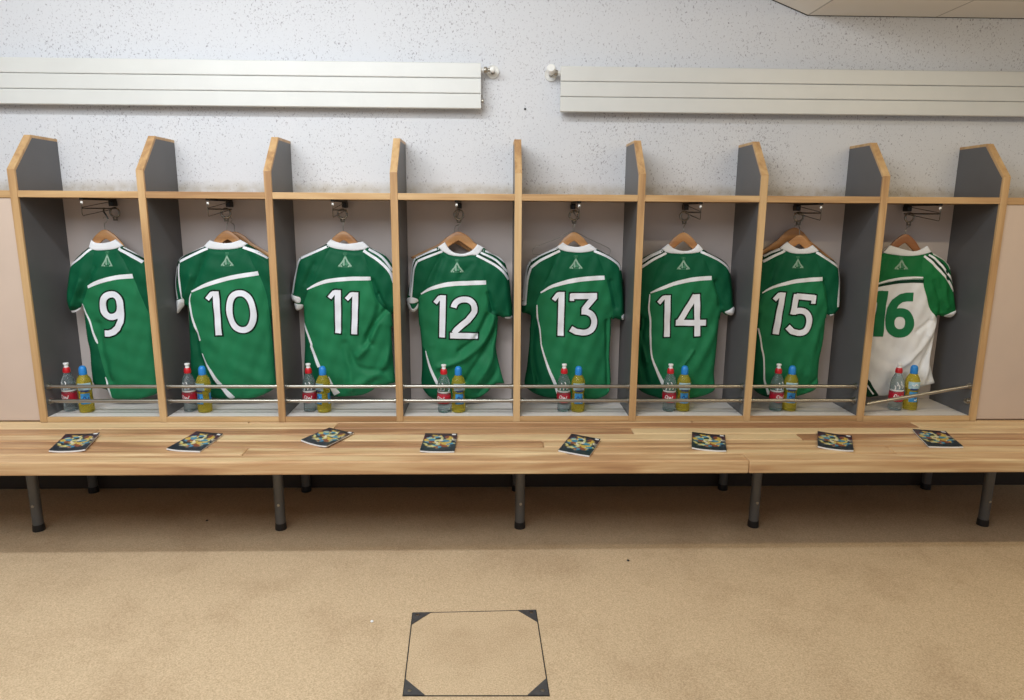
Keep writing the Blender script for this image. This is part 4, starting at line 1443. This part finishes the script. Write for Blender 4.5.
bpx = [((71.5, 409.6), (87.5, 411)), ((191, 410), (205.5, 411)), ((310.5, 410), (324.5, 411)), ((444.5, 411), (458.5, 411)),
       ((564, 410), (577, 410.5)), ((668.5, 409.8), (682.5, 409.8)), ((776, 409.5), (788, 409.5)), ((894.3, 408.7), (909.3, 408.5))]
for i, (a, b) in enumerate(bpx):
    pa, pb = at_z(a[0], a[1] + 0.7, ZB), at_z(b[0], b[1] + 0.5, ZB)
    pa[1] = min(max(pa[1], 0.080), 0.128)
    pb[1] = min(max(pb[1], 0.080), 0.128)
    if pb[0] - pa[0] < 0.066:
        mid = (pa[0] + pb[0]) / 2
        pa[0], pb[0] = mid - 0.033, mid + 0.033
    pa[0] = max(pa[0], i * W + HT + 0.034)
    rr = random.Random(i + 40)
    red_bottle(pa[0], pa[1], -90 + rr.uniform(-25, 20), 'clear water bottle with red cap in front of the jersey numbered ' + BAYS[i])
    yellow_bottle(pb[0], pb[1], -90 + rr.uniform(-40, 40), 'yellow sports drink bottle with blue cap in front of the jersey numbered ' + BAYS[i])


# ------------------------------------------------------------------ match programmes on the bench
def cover_mat():
    mt, nt, b = new_mat('programme_cover')
    uv = N(nt, 'ShaderNodeUVMap')
    mp = N(nt, 'ShaderNodeMapping')
    mp.inputs['Scale'].default_value = (1.0, 1.4, 1)
    nt.links.new(uv.outputs[0], mp.inputs['Vector'])
    no = N(nt, 'ShaderNodeTexNoise', Scale=6.0, Detail=2.0)
    nt.links.new(mp.outputs[0], no.inputs['Vector'])
    mxv = N(nt, 'ShaderNodeMix', data_type='VECTOR')
    mxv.inputs['Factor'].default_value = 0.16
    nt.links.new(mp.outputs[0], mxv.inputs['A'])
    nt.links.new(no.outputs['Color'], mxv.inputs['B'])
    vo = N(nt, 'ShaderNodeTexVoronoi', Scale=8.5)
    nt.links.new(mxv.outputs['Result'], vo.inputs['Vector'])
    sp = N(nt, 'ShaderNodeSeparateColor')
    nt.links.new(vo.outputs['Color'], sp.inputs[0])
    r = ramp(nt, [(0.0, (0.02, 0.03, 0.06)), (0.16, (0.60, 0.42, 0.08)), (0.34, (0.72, 0.66, 0.50)), (0.50, (0.05, 0.26, 0.42)), (0.62, (0.25, 0.07, 0.03)), (0.74, (0.02, 0.035, 0.04)), (0.86, (0.60, 0.58, 0.25))], 'CONSTANT')
    nt.links.new(sp.outputs[0], r.inputs[0])
    # the picture sits in the middle of a dark page
    su = N(nt, 'ShaderNodeVectorMath', operation='SUBTRACT')
    nt.links.new(uv.outputs[0], su.inputs[0])
    su.inputs[1].default_value = (0.5, 0.54, 0)
    sc_ = N(nt, 'ShaderNodeVectorMath', operation='MULTIPLY')
    nt.links.new(su.outputs[0], sc_.inputs[0])
    sc_.inputs[1].default_value = (1.9, 2.5, 0)
    ln = N(nt, 'ShaderNodeVectorMath', operation='LENGTH')
    nt.links.new(sc_.outputs[0], ln.inputs[0])
    wig = N(nt, 'ShaderNodeMath', operation='MULTIPLY_ADD')
    nt.links.new(no.outputs['Fac'], wig.inputs[0])
    wig.inputs[1].default_value = 0.5
    nt.links.new(ln.outputs['Value'], wig.inputs[2])
    mk = ramp(nt, [(0.0, (1, 1, 1)), (1.0, (0, 0, 0))])
    mk.color_ramp.elements[0].position = 0.98
    mk.color_ramp.elements[1].position = 0.999
    mr = N(nt, 'ShaderNodeMapRange')
    mr.inputs['From Min'].default_value = 1.10
    mr.inputs['From Max'].default_value = 1.25
    mr.inputs['To Min'].default_value = 1.0
    mr.inputs['To Max'].default_value = 0.0
    nt.links.new(wig.outputs[0], mr.inputs['Value'])
    mx = N(nt, 'ShaderNodeMix', data_type='RGBA')
    nt.links.new(mr.outputs[0], mx.inputs['Factor'])
    g_ = N(nt, 'ShaderNodeSeparateXYZ')
    nt.links.new(uv.outputs[0], g_.inputs[0])
    rg = ramp(nt, [(0.0, (0.012, 0.02, 0.03)), (0.45, (0.02, 0.035, 0.05)), (0.75, (0.06, 0.012, 0.03)), (1.0, (0.012, 0.012, 0.02))])
    nt.links.new(g_.outputs['Y'], rg.inputs[0])
    nt.links.new(rg.outputs[0], mx.inputs['A'])
    nt.links.new(r.outputs[0], mx.inputs['B'])
    nt.links.new(mx.outputs['Result'], b.inputs['Base Color'])
    b.inputs['Roughness'].default_value = 0.28
    nt.nodes.remove(mk)
    return mt


M['cover'] = cover_mat()
M['paper'] = plain('paper_edges', (0.78, 0.77, 0.76), 0.7, var=0.05, scale=80)
bq = [[(65.5, 435), (100.1, 434.4), (85.4, 450.8), (48.5, 452)], [(196.2, 432.5), (223, 435), (200, 451.7), (166.2, 450)],
      [(329.3, 428), (354, 434), (326.7, 447.7), (300.7, 441.4)], [(425.2, 434.2), (457.5, 434.5), (454.5, 452), (419.7, 451.8)],
      [(571.5, 434.5), (600.7, 440), (589.5, 456.5), (558.2, 450.7)], [(692, 433.2), (725, 437), (726.5, 451.7), (691.5, 448.7)],
      [(817.5, 432), (851.7, 437.5), (853.7, 451.7), (817.5, 447.5)], [(912.3, 430), (945.6, 432.6), (963.7, 447.5), (928.8, 446.9)]]
for i, quad in enumerate(bq):
    q = [at_z(x, y - 0.7, 0.007) for x, y in quad]
    cc = sum(q) / 4
    t = thing('match_programme', 'glossy dark match programme lying on the bench below the jersey numbered ' + BAYS[i], 'booklet', (cc[0], cc[1], 0.0), 'match programmes on the bench')
    rr = random.Random(i)
    curl = [rr.uniform(0.0, 0.006) for _ in range(4)]
    nx, ny = 8, 10

    def P(u, v, z):
        p_ = lerp2(q, u, 1 - v)
        k = curl[0] * max(0, u - .6) ** 2 * 6 + curl[1] * max(0, .4 - u) ** 2 * 6 * (1 - v) + curl[2] * max(0, v - .6) ** 2 * 5
        return (p_[0], p_[1], z + k)
    for nm, z0, z1, ins, mat in (('pages', 0.0004, 0.0050, 0.004, M['paper']), ('cover', 0.0051, 0.0062, 0.0, M['cover'])):
        V, F = [], []
        for z in (z0, z1):
            for b_ in range(ny + 1):
                for a_ in range(nx + 1):
                    u, v = a_ / nx, b_ / ny
                    u = ins * 2 + u * (1 - 4 * ins)
                    v = (0.0 if nm == 'pages' else 0.018) + v * (1 - (0.0 if nm == 'pages' else 0.018))
                    V.append(P(u, v, z))
        L = (nx + 1) * (ny + 1)
        for b_ in range(ny):
            for a_ in range(nx):
                k = b_ * (nx + 1) + a_
                F.append((k + L, k + 1 + L, k + nx + 2 + L, k + nx + 1 + L))
                F.append((k, k + nx + 1, k + nx + 2, k + 1))
        bd = [a_ for a_ in range(nx + 1)] + [b_ * (nx + 1) + nx for b_ in range(1, ny + 1)] + [ny * (nx + 1) + a_ for a_ in range(nx - 1, -1, -1)] + [b_ * (nx + 1) for b_ in range(ny - 1, 0, -1)]
        for k in range(len(bd)):
            a_, b_ = bd[k], bd[(k + 1) % len(bd)]
            F.append((a_, b_, b_ + L, a_ + L))
        o = MB().add(V, F, 0.0, False).build(nm, mat, t)
        if nm == 'cover':
            uvl = o.data.uv_layers.new(name='UVMap')
            for lp in o.data.loops:
                k = lp.vertex_index % L
                uvl.data[lp.index].uv = ((k % (nx + 1)) / nx, (k // (nx + 1)) / ny)
            cv = o
    bdg = MB()
    bdg.prism([tuple(P(u, v, 0)[:2]) for u, v in ((.84, .90), (.96, .90), (.96, .97), (.84, .97))], 0.0064 + curl[0] * .8 + curl[2] * .5, 0.0068 + curl[0] * .8 + curl[2] * .5, axis=2)
    bdg.build('corner_badge', M['paper'], cv)

# a few crumbs of dirt on the carpet
rr = random.Random(3)
for x, y in ((372, 622), (628, 561), (207, 521)):
    p_ = at_z(x, y, FZ)
    mb = MB()
    mb.lathe([(0.003, 0), (0.006, 0.002), (0.004, 0.005), (0.001, 0.006)], (p_[0], p_[1], FZ + 0.0005), 7)
    o = mb.build('paper_scrap' if x == 372 else 'dirt_crumb', M['print_white'] if x == 372 else M['black'])
    if x == 372:
        tag(o, 'tiny white scrap of paper on the carpet left of the hatch', 'scrap')
    else:
        tag(o, 'tiny dark crumb on the carpet ' + ('right of the middle leg' if x > 400 else 'left of the second front leg'), 'crumb')
